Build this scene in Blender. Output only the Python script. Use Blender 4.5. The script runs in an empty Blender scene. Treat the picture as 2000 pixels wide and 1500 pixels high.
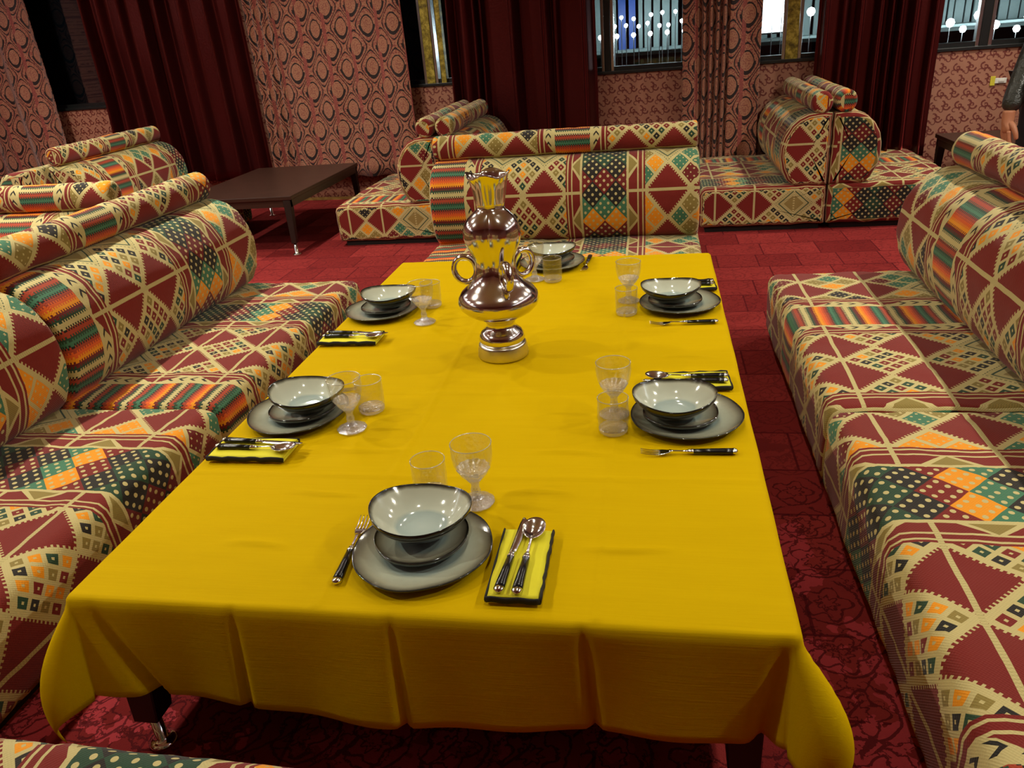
import bpy, bmesh, math, random
from mathutils import Vector, Matrix, noise
random.seed(7)
PI = math.pi
SC = bpy.context.scene
COL = SC.collection

# ------------------------------------------------------------------ camera
cd = bpy.data.cameras.new('camera')
cam = bpy.data.objects.new('camera', cd)
COL.objects.link(cam)
SC.camera = cam
cd.sensor_fit = 'HORIZONTAL'
cd.sensor_width = 36.0
cd.lens = 36.0 * 1506.4 / 2000.0
cd.clip_start = 0.02
PITCH, ROLL, YAW = 0.432165, -0.0871821, -0.2001828
fw = Vector((math.sin(YAW) * math.cos(PITCH), math.cos(YAW) * math.cos(PITCH), -math.sin(PITCH)))
rt = Vector((math.cos(YAW), -math.sin(YAW), 0))
up = rt.cross(fw)
rt2 = rt * math.cos(ROLL) + up * math.sin(ROLL)
up2 = up * math.cos(ROLL) - rt * math.sin(ROLL)
m = Matrix((rt2, up2, -fw)).transposed().to_4x4()
m.translation = Vector((0, 0, 1.37))
cam.matrix_world = m

# ------------------------------------------------------------------ world, exposure
w = bpy.data.worlds.new('night')
SC.world = w
w.use_nodes = True
w.node_tree.nodes['Background'].inputs[0].default_value = (0.002, 0.003, 0.004, 1)
w.node_tree.nodes['Background'].inputs[1].default_value = 1.0
SC.view_settings.view_transform = 'Standard'
SC.view_settings.look = 'None'
SC.view_settings.gamma = 1
SC.view_settings.use_curve_mapping = False
SC.view_settings.exposure = 0.0

# ceiling downlights: light of the room
CEIL = 2.85
LIGHT_XY = [(x, y) for x in (-5.5, -2.75, 2.3) for y in (1.0, 2.4, 3.9, 5.4)] + [(-0.1, y) for y in (1.2, 2.3, 3.4, 4.5)]
LIGHT_W = 29.5
ld = bpy.data.lights.new('downlight', 'AREA')
ld.shape = 'DISK'
ld.size = 0.10
ld.energy = LIGHT_W
ld.color = (1.0, 0.95, 0.80)
ld.spread = math.radians(150)
ls = ld.copy(); ls.energy = 5.0          # weaker lamps over the middle aisle
for x, y in LIGHT_XY:
    o = bpy.data.objects.new('downlight_beam', ls if x == -0.1 else ld)
    o.location = (x, y, CEIL - 0.03)
    COL.objects.link(o)

lc = bpy.data.lights.new('added_fill_strip', 'AREA')  # unseen fill lamps, added to brighten the ceiling and soften shadows
lc.shape = 'RECTANGLE'; lc.size = 8.0; lc.size_y = .06; lc.energy = 75.0; lc.color = (.92, .96, 1.0)
for x, tilt in ((-6.95, -20), (4.35, 20)):
    o = bpy.data.objects.new('added_fill_strip', lc); COL.objects.link(o)
    o.location = (x, 2.6, 2.50); o.rotation_euler = (PI, 0, PI / 2)

# ------------------------------------------------------------------ node helpers
class V:
    """a float socket (or constant) with operators that add math nodes"""
    def __init__(s, t, k): s.t, s.k = t, k
    def _b(s, op, o, sw=False, third=None):
        n = s.t.nodes.new('ShaderNodeMath'); n.operation = op
        a, b = (o, s) if sw else (s, o)
        for i, q in enumerate((a, b, third)):
            if q is None: continue
            if isinstance(q, V):
                s.t.links.new(q.k, n.inputs[i])
            else:
                n.inputs[i].default_value = q
        return V(s.t, n.outputs[0])
    def __add__(s, o): return s._b('ADD', o)
    __radd__ = __add__
    def __sub__(s, o): return s._b('SUBTRACT', o)
    def __rsub__(s, o): return s._b('SUBTRACT', o, True)
    def __mul__(s, o): return s._b('MULTIPLY', o)
    __rmul__ = __mul__
    def __truediv__(s, o): return s._b('DIVIDE', o)
    def __lt__(s, o): return s._b('LESS_THAN', o)
    def __gt__(s, o): return s._b('GREATER_THAN', o)
    def __and__(s, o): return s._b('MULTIPLY', o)
    def __or__(s, o): return s._b('MAXIMUM', o)
    def mod(s, o): return s._b('FLOORED_MODULO', o)
    def mn(s, o): return s._b('MINIMUM', o)
    def pow(s, o): return s._b('POWER', o)
    def at2(s, o): return s._b('ARCTAN2', o)
    def _u(s, op):
        n = s.t.nodes.new('ShaderNodeMath'); n.operation = op
        s.t.links.new(s.k, n.inputs[0]); return V(s.t, n.outputs[0])
    def fr(s): return s._u('FRACT')
    def fl(s): return s._u('FLOOR')
    def abs(s): return s._u('ABSOLUTE')
    def sin(s): return s._u('SINE')
    def sqrt(s): return s._u('SQRT')
    def inv(s): return 1.0 - s

class Mat:
    def __init__(s, name):
        s.m = bpy.data.materials.new(name); s.m.use_nodes = True
        s.t = s.m.node_tree; s.b = s.t.nodes['Principled BSDF']; s.out = s.t.nodes['Material Output']
    def n(s, typ, **kw):
        n = s.t.nodes.new(typ)
        for k, v in kw.items(): setattr(n, k, v)
        return n
    def l(s, a, b): s.t.links.new(a.k if isinstance(a, V) else a, b)
    def coord(s, kind):
        n = s.n('ShaderNodeTexCoord'); sp = s.n('ShaderNodeSeparateXYZ')
        s.l(n.outputs[kind], sp.inputs[0])
        s.vec = n.outputs[kind]
        return [V(s.t, sp.outputs[i]) for i in range(3)]
    def comb(s, x, y, z=0.0):
        n = s.n('ShaderNodeCombineXYZ')
        for i, q in enumerate((x, y, z)):
            if isinstance(q, V): s.l(q, n.inputs[i])
            else: n.inputs[i].default_value = q
        return n.outputs[0]
    def mix(s, f, a, b):
        n = s.n('ShaderNodeMix', data_type='RGBA')
        if isinstance(f, (int, float)): n.inputs[0].default_value = f
        else: s.l(f, n.inputs[0])
        for i, q in ((6, a), (7, b)):
            if isinstance(q, tuple): n.inputs[i].default_value = (*q[:3], 1)
            else: s.l(q, n.inputs[i])
        return n.outputs[2]
    def ramp(s, f, stops, const=True):
        n = s.n('ShaderNodeValToRGB'); r = n.color_ramp
        r.interpolation = 'CONSTANT' if const else 'LINEAR'
        while len(r.elements) < len(stops): r.elements.new(0.5)
        for e, (p, c) in zip(r.elements, stops):
            e.position = p; e.color = (*c[:3], 1)
        s.l(f, n.inputs[0]); return n.outputs[0]
    def noise(s, scale, detail=2.0, vec=None, rough=0.5, dist=0.0):
        n = s.n('ShaderNodeTexNoise'); n.inputs['Scale'].default_value = scale
        n.inputs['Detail'].default_value = detail; n.inputs['Roughness'].default_value = rough
        n.inputs['Distortion'].default_value = dist
        if vec is not None: s.l(vec, n.inputs['Vector'])
        return V(s.t, n.outputs[0])
    def bump(s, h, strength=0.3, dist=0.01):
        n = s.n('ShaderNodeBump'); n.inputs['Strength'].default_value = strength
        n.inputs['Distance'].default_value = dist
        s.l(h, n.inputs['Height']); s.l(n.outputs[0], s.b.inputs['Normal'])
    def set(s, **kw):
        for k, v in kw.items():
            i = s.b.inputs[k.replace('_', ' ')]
            if isinstance(v, (int, float)): i.default_value = v
            elif isinstance(v, tuple): i.default_value = (*v[:3], 1)
            else: s.l(v, i)
        return s

def srgb(r, g, b):
    return tuple(((c / 255) / 12.92 if c / 255 <= 0.04045 else ((c / 255 + 0.055) / 1.055) ** 2.4) for c in (r, g, b))

def simple(name, col, rough=0.5, metal=0.0, noise_amt=0.08, nscale=30.0, **kw):
    M = Mat(name)
    c = col
    M.coord('Object')
    n = M.noise(nscale, 3, M.vec)
    a = tuple(x * (1 - noise_amt) for x in c); b = tuple(min(1, x * (1 + noise_amt)) for x in c)
    M.set(Base_Color=M.mix(n, a, b), Roughness=rough, Metallic=metal)
    M.set(**kw)
    return M.m

# palette of the woven fabric
RED, CREAM, BLK = srgb(120, 27, 22), srgb(198, 183, 124), srgb(30, 32, 30)
ORG, GRN, OLV, BRK = srgb(236, 150, 18), srgb(62, 118, 88), srgb(142, 124, 62), srgb(165, 62, 38)
DGR, KHK, KHL, DRD = srgb(35, 70, 50), srgb(146, 127, 70), srgb(184, 170, 112), srgb(108, 24, 25)

def fabric():
    M = Mat('woven_sadu_fabric')
    u, v, _ = M.coord('UV')
    P = 1.69
    um = u.mod(P)
    def zone(a, b): return (um > a) & (um < b)
    zB, zD, zC = zone(.285, .74), zone(1.15, 1.605), zone(.82, 1.06)
    zA = um < .2
    bo = [(.2, .285, 1), (.74, .82, -1), (1.06, 1.15, 1), (1.605, 1.69, -1)]
    # ---- diamond lattice (zones B and D)
    ud = (um - .285) / .2275 * zB + (um - 1.15) / .2275 * zD
    vv = v / .25
    fx, fy = ud.fr(), (vv + .5).fr()
    px_, py_ = (fx - .5).abs(), (fy - .5).abs()
    s = .5 - (px_ + py_)
    tooth = ((px_ - py_) * 13.0).fr() < .42
    edge = s < (tooth * .040 + .018)
    isred = s > 0.0
    row = (vv + .5).fl()
    khk = ((row.mod(6.0) - 2.0).abs() < .1)
    line = py_ < .026
    # cream diamonds with coloured cells
    cx, cy = (ud + .5).fr() - .5, vv.fr() - .5
    a, b = cx + cy, cx - cy
    def cells(n, w, sc):
        ga, gb = (a * sc + .5) * n, (b * sc + .5) * n
        fa, fb = ga.fr() - .5, gb.fr() - .5
        ok = (a.abs() < .5 / sc) & (b.abs() < .5 / sc)
        cell = (fa.abs() < w) & (fb.abs() < w) & ok
        wn = M.n('ShaderNodeTexWhiteNoise', noise_dimensions='3D')
        M.l(M.comb(ga.fl() + (ud + .5).fl() * 7.0, gb.fl() + vv.fl() * 5.0, n * 1.0), wn.inputs['Vector'])
        return fa, fb, cell, V(M.t, wn.outputs['Value'])
    fa, fb, c4, r4 = cells(4.0, .35, 1.12)
    dot4 = (fa.abs() < .09) & (fb.abs() < .09)
    col4 = M.mix(c4, CREAM, M.mix(dot4, M.ramp(r4, [(0, RED), (.24, BLK), (.46, ORG), (.62, DGR), (.8, OLV)]), CREAM))
    fa, fb, c2, r2 = cells(2.0, .42, 1.10)
    q1, q2 = (fa * 3.3 + .5).fr() - .5, (fb * 3.3 + .5).fr() - .5
    dot2 = ((q1.abs() + q2.abs()) < .20)
    col2 = M.mix(c2, CREAM, M.mix(dot2, M.ramp(r2, [(0, DRD), (.24, OLV), (.44, GRN), (.62, BLK), (.8, ORG)]), CREAM))
    colcell = M.mix(zB, col2, col4)
    # khaki band with pinstripes and a dotted line
    pins = ((s * 9.0).fr() < .3) & (s < .22)
    kcol = M.mix(pins, M.mix(s > .25, KHL, KHK), DGR)
    kdot = (py_ < .022) & ((u / .016).fr() < .45)
    kcol = M.mix(kdot, kcol, CREAM)
    rcol = M.mix(khk, RED, kcol)
    rcol = M.mix(edge, rcol, CREAM)
    dia = M.mix(isred, colcell, rcol)
    # ---- borders
    t = None; zb = None
    for x0, x1, d in bo:
        z = zone(x0, x1)
        f = ((um - x0) if d > 0 else (x1 - um)) / (x1 - x0)
        t = z * f if t is None else t + z * f
    h = (t - .07) / .48
    tri = (vv.fr() - .5).abs()
    tz = (h > 0.0) & (h < 1.0)
    tin = (tri < (.20 - h * .20)) & tz
    tout = (tri < (.29 - h * .23)) & tz
    bcol = M.ramp(t, [(0, CREAM), (.07, RED), (.55, CREAM), (.63, RED), (.82, CREAM), (.90, RED)])
    bcol = M.mix(tout, bcol, CREAM)
    bcol = M.mix(tin, bcol, OLV)
    # next to the stripes the border is cream with black hooks
    zA2 = (zone(.2, .285) | zone(1.605, 1.69)) & tz; tout2 = (tri < (.46 - h * .30)) & tz
    hook = (((v / .045 + (h - .5).abs() * 1.3).fr() - .5).abs() < .14) & (h > .15) & (h < .85)
    bcol = M.mix(zA2 & tout2, bcol, M.mix(hook, CREAM, BLK))
    full = zB | zD | zC | zA
    body = M.mix(full, bcol, dia)
    body = M.mix(line & khk.inv(), body, M.mix(((u / .008).fr() - .5) > 0.0, KHL, CREAM))
    # ---- zigzag band of dotted diamonds
    c1, c2_ = (um - .82) / .12, v / .12
    da, db = c1 + c2_, c1 - c2_
    idx = (da.fl() - db.fl()).mod(8.0) / 8.0
    zc = M.ramp(idx, [(0, BLK), (.12, RED), (.245, ORG), (.37, GRN), (.495, BLK), (.62, DRD), (.745, BLK), (.87, DGR)])
    e1, e2 = (da * 3.0).fr() - .5, (db * 3.0).fr() - .5
    dt = (e1 * e1 + e2 * e2) < .055
    zc = M.mix(dt, zc, CREAM)
    body = M.mix(zC, body, zc)
    # ---- stripes
    vs = (v + ((u / .012).fr() < .5) * .007) / .155
    st = M.ramp(vs.fr(), [(0, ORG), (.10, srgb(226, 96, 34)), (.20, BRK), (.30, BLK), (.34, GRN), (.44, DGR), (.52, BRK), (.64, BLK), (.68, CREAM), (.80, CREAM), (.82, DGR), (.90, DRD)])
    body = M.mix(zA, body, st)
    # piped lines beside stripes and zigzag
    pl = ((um < .008) | (zone(.194, .204)) | zone(.816, .826) | zone(1.055, 1.065))
    body = M.mix(pl, body, CREAM)
    o = M.n('ShaderNodeTexCoord').outputs['Object']
    n1 = M.noise(6, 3, o)
    body = M.mix(n1 * .35, body, M.mix(.5, body, srgb(90, 60, 40)))
    wv = ((u * 900.0).sin() * (v * 900.0).sin()) + M.noise(260, 2, o) * 1.4
    M.set(Base_Color=body, Roughness=.86, Sheen_Weight=.15)
    M.b.inputs['Specular IOR Level'].default_value = .2
    M.bump(wv, .25, .0015)
    return M.m

def velvet():
    M = Mat('crimson_velvet')
    M.coord('Object')
    mp = M.n('ShaderNodeMapping'); M.l(M.vec, mp.inputs[0]); mp.inputs['Scale'].default_value = (1, 1, .25)
    n = M.noise(7, 4, mp.outputs[0]); n2 = M.noise(60, 3, M.vec)
    c = M.mix(n, srgb(14, 4, 5), srgb(46, 9, 10))
    M.set(Base_Color=c, Roughness=.4, Metallic=.0, Specular_Tint=(1., .16, .14), Sheen_Weight=.8, Sheen_Roughness=.2, Sheen_Tint=(.9, .10, .10))
    M.b.inputs['Specular IOR Level'].default_value = 1.0
    M.bump(n2, .25, .004)
    return M.m

def damask():
    M = Mat('damask_curtain_cloth')
    u, v, _ = M.coord('UV')
    nz = M.noise(38, 4, M.vec); nz2 = M.noise(90, 2, M.vec)
    pu, pv = .25, .33
    x, y = u / pu + (nz - .5) * .05, v / pv + (nz - .5) * .04
    cxx = (x * 2 * PI + PI / 2).sin(); cyy = (y * 2 * PI + PI / 2).sin()
    F = cxx + cyy
    Q = F.abs()
    # height inside each medallion: below its centre the outline is heavy
    b1 = y.fr(); low = ((F > 0.0) & (b1 > .5)) | ((F < 0.0) & (b1 < .5))
    base, tan, dark = srgb(136, 66, 58), srgb(166, 114, 86), srgb(30, 13, 15)
    mott = M.mix(nz2 > .52, base, tan)
    c = M.mix((nz2 > .46) & (nz > .40), base, tan)
    c = M.mix((Q > .13) & (Q < (.38 + (nz2 - .5) * .6)), c, dark)
    c = M.mix((Q > .30) & (Q < .46), c, mott)
    c = M.mix((Q > (1.04 - low * .32)) & (Q < 1.28), c, dark)
    c = M.mix((Q > 1.28) & (Q < 1.40), c, tan)
    c = M.mix(Q > 1.40, c, M.mix((nz2 > .5) | ((Q > 1.62) & (Q < 1.70)), srgb(140, 82, 68), tan))
    sat = (u / .25 + .2).fr() < .13
    c = M.mix(sat & (Q < 1.3), c, M.mix(nz2 > .6, base, srgb(176, 92, 80)))
    M.set(Base_Color=c, Roughness=.55, Sheen_Weight=.25)
    M.b.inputs['Specular IOR Level'].default_value = .35
    M.bump(nz2, .3, .003)
    return M.m

def wallpaper(name, bg, fg, bg2):
    M = Mat(name)
    x, _, z = M.coord('Object')
    s = .088
    nz = M.noise(16, 2, M.vec)
    X, Z = x / s + (nz - .5) * .25, z / s
    row = Z.fl()
    X2 = X + row * .5
    a, b = X2.fr() - .5, Z.fr() - .5
    flip = ((X2.fl() + row).mod(2.0)) * 2.0 - 1.0
    k_ = flip * .5 + .5
    a, b = a * k_ + b * (1.0 - k_), b * k_ + a * (1.0 - k_)
    def arc(cx, cy, r, wd, keep):
        d = ((a - cx) * (a - cx) + (b - cy) * (b - cy)).sqrt()
        k = (d - r).abs() < wd
        return k & keep if keep is not None else k
    p = arc(.0, .10, .26, .06, (a + b * .5) < .18)
    p = p | arc(.08, .02, .12, .055, a > -.02)
    p = p | arc(.25, -.28, .20, .055, b > -.34)
    p = p | arc(-.28, -.30, .16, .035, a < -.2)
    d1 = ((a + .12) * (a + .12) + (b - .30) * (b - .30)).sqrt() < .075
    d2 = ((a - .33) * (a - .33) + (b + .15) * (b + .15)).sqrt() < .07
    p = p | d1 | d2
    c = M.mix(nz, bg, bg2)
    c = M.mix(p, c, fg)
    M.set(Base_Color=c, Roughness=.55)
    M.bump(p * 1.0, .2, .002)
    return M.m

def carpet():
    M = Mat('red_patchwork_carpet')
    x, y, _ = M.coord('Object')
    nz = M.noise(3.0, 5, M.vec, .6); fine = M.noise(240, 2, M.vec); mid = M.noise(26, 4, M.vec, .65)
    br = M.n('ShaderNodeTexBrick')
    M.l(M.comb(x, y, 0.0), br.inputs['Vector'])
    br.inputs['Scale'].default_value = 1.0
    br.inputs['Brick Width'].default_value = .33; br.inputs['Row Height'].default_value = .25
    br.inputs['Mortar Size'].default_value = .004; br.inputs['Mortar Smooth'].default_value = .1
    br.offset = .37; br.squash = .7; br.squash_frequency = 3
    br.inputs['Color1'].default_value = (*srgb(122, 34, 32), 1)
    br.inputs['Color2'].default_value = (*srgb(164, 56, 52), 1)
    br.inputs['Mortar'].default_value = (*srgb(88, 18, 22), 1)
    # scrolling flowers, different in each patch
    cc = .17
    X = x / cc + (mid - .5) * .25; Y = y / cc + (mid - .5) * .2
    a, b = X.fr() - .5, Y.fr() - .5
    r = (a * a + b * b).sqrt()
    th = a.at2(b)
    pet = (r - .30 - (th * 5.0).sin() * .07).abs() < .022
    pet2 = (r - .14 - (th * 8.0).sin() * .03).abs() < .018
    sw = ((r * 26.0 + th * 1.0).sin() > .86) & (r > .38)
    wv = M.n('ShaderNodeTexVoronoi', feature='DISTANCE_TO_EDGE'); wv.inputs['Scale'].default_value = 9
    M.l(M.comb(x + (mid - .5) * .12, y + (mid - .5) * .12, 0.0), wv.inputs['Vector'])
    vine = V(M.t, wv.outputs['Distance']) < .022
    fl = pet | pet2 | sw | (vine & (nz > .45))
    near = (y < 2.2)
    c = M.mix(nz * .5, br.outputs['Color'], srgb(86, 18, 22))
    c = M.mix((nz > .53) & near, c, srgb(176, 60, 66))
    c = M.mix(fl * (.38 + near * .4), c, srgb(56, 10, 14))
    c = M.mix(mid * .35, c, srgb(104, 26, 30))
    M.set(Base_Color=c, Roughness=.95)
    M.b.inputs['Specular IOR Level'].default_value = .1
    M.bump(fine, .5, .003)
    return M.m

def yellow_cloth():
    M = Mat('mustard_satin_cotton')
    x, y, z = M.coord('Object')
    mp = M.n('ShaderNodeMapping'); M.l(M.vec, mp.inputs[0]); mp.inputs['Scale'].default_value = (.6, 5, 1)
    n = M.noise(3.5, 3, mp.outputs[0], .5, .4); f = M.noise(420, 2, M.vec)
    mp2 = M.n('ShaderNodeMapping'); M.l(M.vec, mp2.inputs[0]); mp2.inputs['Scale'].default_value = (1.5, 60, 60)
    sl = M.noise(5, 2, mp2.outputs[0])
    c = M.mix(n, srgb(200, 164, 1), srgb(208, 172, 2))
    c = M.mix(sl * .25, c, srgb(184, 148, 0))
    M.set(Base_Color=c, Roughness=.75, Sheen_Weight=.0)
    M.b.inputs['Specular IOR Level'].default_value = .03
    M.bump(n * .8 + sl * .12 + f * .02, .35, .008)
    return M.m

def ceramic():
    M = Mat('reactive_grey_green_glaze')
    u, v, _ = M.coord('UV')   # v = radial position: 0 centre, 1 rim, >1 underside
    o = M.n('ShaderNodeTexCoord').outputs['Object']
    n = M.noise(22, 4, o); n2 = M.noise(70, 3, o)
    vr = v + (n - .5) * .06
    c = M.ramp(vr, [(0, srgb(160, 176, 168)), (.50, srgb(146, 164, 158)), (.62, srgb(186, 192, 170)), (.82, srgb(166, 166, 142)), (.955, srgb(104, 98, 80)), (.985, srgb(30, 30, 26)), (1.0, srgb(22, 24, 22))], False)
    c = M.mix(n2 * .18, c, srgb(100, 105, 95))
    M.set(Base_Color=c, Roughness=.12, Coat_Weight=.6, Coat_Roughness=.04)
    M.bump(n, .12, .004)
    return M.m

def bowl_ceramic():
    M = Mat('pale_celadon_bowl_glaze')
    u, v, _ = M.coord('UV')
    o = M.n('ShaderNodeTexCoord').outputs['Object']
    n = M.noise(26, 4, o)
    vr = v + (n - .5) * .05
    c = M.ramp(vr, [(0, srgb(176, 190, 182)), (.50, srgb(160, 176, 170)), (.58, srgb(196, 202, 184)), (.93, srgb(196, 198, 176)), (.975, srgb(90, 88, 72)), (1.0, srgb(20, 22, 20))], False)
    M.set(Base_Color=c, Roughness=.12, Coat_Weight=.6, Coat_Roughness=.04)
    M.bump(n, .12, .004)
    return M.m

def crystal(name='cut_crystal', sc_=.30, sc0=.0, gl0=.10, gl1=.55, rough=.05):
    M = Mat(name)
    M.coord('Object')
    M.b.inputs['Base Color'].default_value = (1, 1, 1, 1)
    M.set(Roughness=.02)
    tr = M.n('ShaderNodeBsdfTransparent'); tr.inputs[0].default_value = (.975, .975, .965, 1)
    gl = M.n('ShaderNodeBsdfGlossy'); gl.inputs['Roughness'].default_value = rough
    df = M.n('ShaderNodeBsdfDiffuse'); df.inputs[0].default_value = (.95, .95, .92, 1)
    tl = M.n('ShaderNodeBsdfTranslucent'); tl.inputs[0].default_value = (.95, .95, .92, 1)
    n = M.noise(110, 2, M.vec)
    bm = M.n('ShaderNodeBump'); bm.inputs['Strength'].default_value = .9; bm.inputs['Distance'].default_value = .004
    M.l(n, bm.inputs['Height']); M.l(bm.outputs[0], gl.inputs['Normal'])
    lw = M.n('ShaderNodeLayerWeight'); lw.inputs['Blend'].default_value = .22
    f = V(M.t, lw.outputs['Facing'])
    sc = M.n('ShaderNodeMixShader'); sc.inputs[0].default_value = .5; M.l(df.outputs[0], sc.inputs[1]); M.l(tl.outputs[0], sc.inputs[2])
    m0 = M.n('ShaderNodeMixShader'); M.l(f * f * f * sc_ + sc0, m0.inputs[0]); M.l(tr.outputs[0], m0.inputs[1]); M.l(sc.outputs[0], m0.inputs[2])
    m1 = M.n('ShaderNodeMixShader'); M.l(f * f * gl1 + gl0, m1.inputs[0]); M.l(m0.outputs[0], m1.inputs[1]); M.l(gl.outputs[0], m1.inputs[2])
    M.l(m1.outputs[0], M.out.inputs[0])
    M.t.nodes.remove(M.b)
    return M.m

def emis(name, col, st):
    M = Mat(name); M.coord('Object'); n = M.noise(12, 1, M.vec)
    M.set(Base_Color=(0, 0, 0), Emission_Color=M.mix(n, col, tuple(c * .92 for c in col)), Emission_Strength=st)
    return M.m

FAB = fabric(); VELV = velvet(); DAM = damask(); CARP = carpet(); YEL = yellow_cloth(); CER = ceramic(); CERB = bowl_ceramic(); CRY = crystal(); CRYB = crystal('thick_cut_crystal', .6, .15, .30, .5, .14)
WP = wallpaper('scroll_wallpaper', srgb(176, 122, 98), srgb(110, 46, 38), srgb(158, 106, 84))
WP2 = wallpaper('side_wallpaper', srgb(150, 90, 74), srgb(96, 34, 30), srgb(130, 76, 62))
WOOD = simple('dark_wenge', srgb(52, 32, 24), .35, noise_amt=.25, nscale=9)
WOODL = simple('dark_wenge_leg', srgb(30, 20, 16), .4, noise_amt=.2, nscale=9)
CHR = simple('chrome', (.82, .82, .84), .08, 1.0, .03)
STEEL = simple('cutlery_steel', (.78, .77, .74), .12, 1.0, .03)
BLKP = simple('black_resin', srgb(14, 14, 16), .22, 0.0, .2)
def mercury():
    M = Mat('mercury_silver'); M.coord('Object'); n = M.noise(60, 3, M.vec); n2 = M.noise(9, 2, M.vec)
    M.set(Base_Color=M.mix(n2, (.70, .66, .62), (.80, .76, .72)), Metallic=1.0, Roughness=M.n('ShaderNodeValue').outputs[0])
    M.t.nodes[-1]
    for nd in M.t.nodes:
        if nd.type == 'VALUE': nd.outputs[0].default_value = .13
    M.bump(n, .06, .002)
    return M.m
SILV = mercury()
SILVB = simple('ringed_frosted_silver', (.66, .62, .54), .28, 1.0, .12, 40)
PLINTH = simple('black_plinth', srgb(20, 14, 12), .8)
CEILM = simple('ceiling_paint', srgb(206, 214, 214), .9)
WHITE = simple('white_plastic', srgb(225, 222, 214), .4)
YSTK = simple('yellow_sticker', srgb(214, 200, 60), .5)
ALU = simple('window_aluminium', (.60, .62, .62), .25, 1.0, .1)
DARKFR = simple('dark_window_frame', srgb(26, 28, 28), .35)
GOLDP = Mat('gold_brocade_jamb')
GOLDP.coord('Object'); _n = GOLDP.noise(20, 5, GOLDP.vec, .7)
GOLDP.set(Base_Color=GOLDP.ramp(_n, [(.35, srgb(96, 82, 30)), (.5, srgb(160, 142, 52)), (.62, srgb(206, 186, 84))], False), Roughness=.4, Metallic=.2)
GOLDP = GOLDP.m
GOLDT = simple('gold_trim', srgb(176, 146, 80), .4, .3)
LEATH = Mat('black_leather'); LEATH.coord('Object'); _n = LEATH.noise(14, 4, LEATH.vec, .6); LEATH.set(Base_Color=LEATH.mix(_n, srgb(30, 32, 28), srgb(66, 68, 62)), Roughness=.36); LEATH.bump(_n, .8, .02); LEATH = LEATH.m
SKIN = simple('skin', srgb(196, 132, 98), .5, 0, .06, 25)
JEAN = simple('dark_trousers', srgb(28, 30, 38), .8)
SHIRT = simple('white_shirt', srgb(226, 224, 216), .8)
HAIR = simple('dark_hair', srgb(26, 20, 16), .6)
NAPY = simple('yellow_napkin_cloth', srgb(222, 212, 24), .75, 0, .05, 60)
NAPB = simple('black_napkin_hem', srgb(26, 22, 16), .8, 0, .2, 60)

# ------------------------------------------------------------------ object helpers
def mesh_obj(name, verts, faces, mat, parent=None, uvs=None, smooth=True, loc=None):
    me = bpy.data.meshes.new(name)
    me.from_pydata([tuple(v) for v in verts], [], faces)
    if uvs is not None:
        ul = me.uv_layers.new(name='UVMap')
        i = 0
        for f, uf in zip(faces, uvs):
            for q in uf:
                ul.data[i].uv = q; i += 1
    if smooth:
        me.polygons.foreach_set('use_smooth', [True] * len(me.polygons))
    me.materials.append(mat); me.update()
    o = bpy.data.objects.new(name, me); COL.objects.link(o)
    if parent: o.parent = parent
    if loc: o.location = loc
    return o

def bm_obj(name, bm, mat, parent=None, smooth=False, loc=None):
    me = bpy.data.meshes.new(name)
    bmesh.ops.recalc_face_normals(bm, faces=bm.faces)
    bm.to_mesh(me); bm.free()
    if smooth: me.polygons.foreach_set('use_smooth', [True] * len(me.polygons))
    me.materials.append(mat)
    o = bpy.data.objects.new(name, me); COL.objects.link(o)
    if parent: o.parent = parent
    if loc: o.location = loc
    return o

def tag(o, label=None, cat=None, group=None, kind=None):
    if label: o['label'] = label
    if cat: o['category'] = cat
    if group: o['group'] = group
    if kind: o['kind'] = kind
    return o

def thing(name, label, cat, loc=(0, 0, 0), rz=0, group=None):
    o = bpy.data.objects.new(name, None); COL.objects.link(o)
    o.location = loc; o.rotation_euler = (0, 0, rz); o.empty_display_size = .05
    return tag(o, label, cat, group)

def dup(root, label, loc=None, rz=None, group=None):
    r = root.copy(); COL.objects.link(r)
    if loc: r.location = loc
    if rz is not None: r.rotation_euler = (0, 0, rz)
    if label: r['label'] = label
    if group: r['group'] = group
    for ch in list(root.children):
        c = ch.copy(); COL.objects.link(c); c.parent = r
        for g in ch.children:
            d = g.copy(); COL.objects.link(d); d.parent = c
    return r

def add_box(bm, x0, x1, y0, y1, z0, z1, bev=0.0):
    mt = Matrix.Translation(((x0 + x1) / 2, (y0 + y1) / 2, (z0 + z1) / 2)) @ Matrix.Diagonal((x1 - x0, y1 - y0, z1 - z0, 1))
    r = bmesh.ops.create_cube(bm, size=1, matrix=mt)
    if bev:
        es = list({e for v in r['verts'] for e in v.link_edges})
        bmesh.ops.bevel(bm, geom=es, offset=bev, segments=2, affect='EDGES', profile=.6)

def box(name, dims, mat, parent=None, bev=0.0, loc=None):
    bm = bmesh.new(); add_box(bm, *dims, bev); return bm_obj(name, bm, mat, parent, loc=loc)

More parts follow.
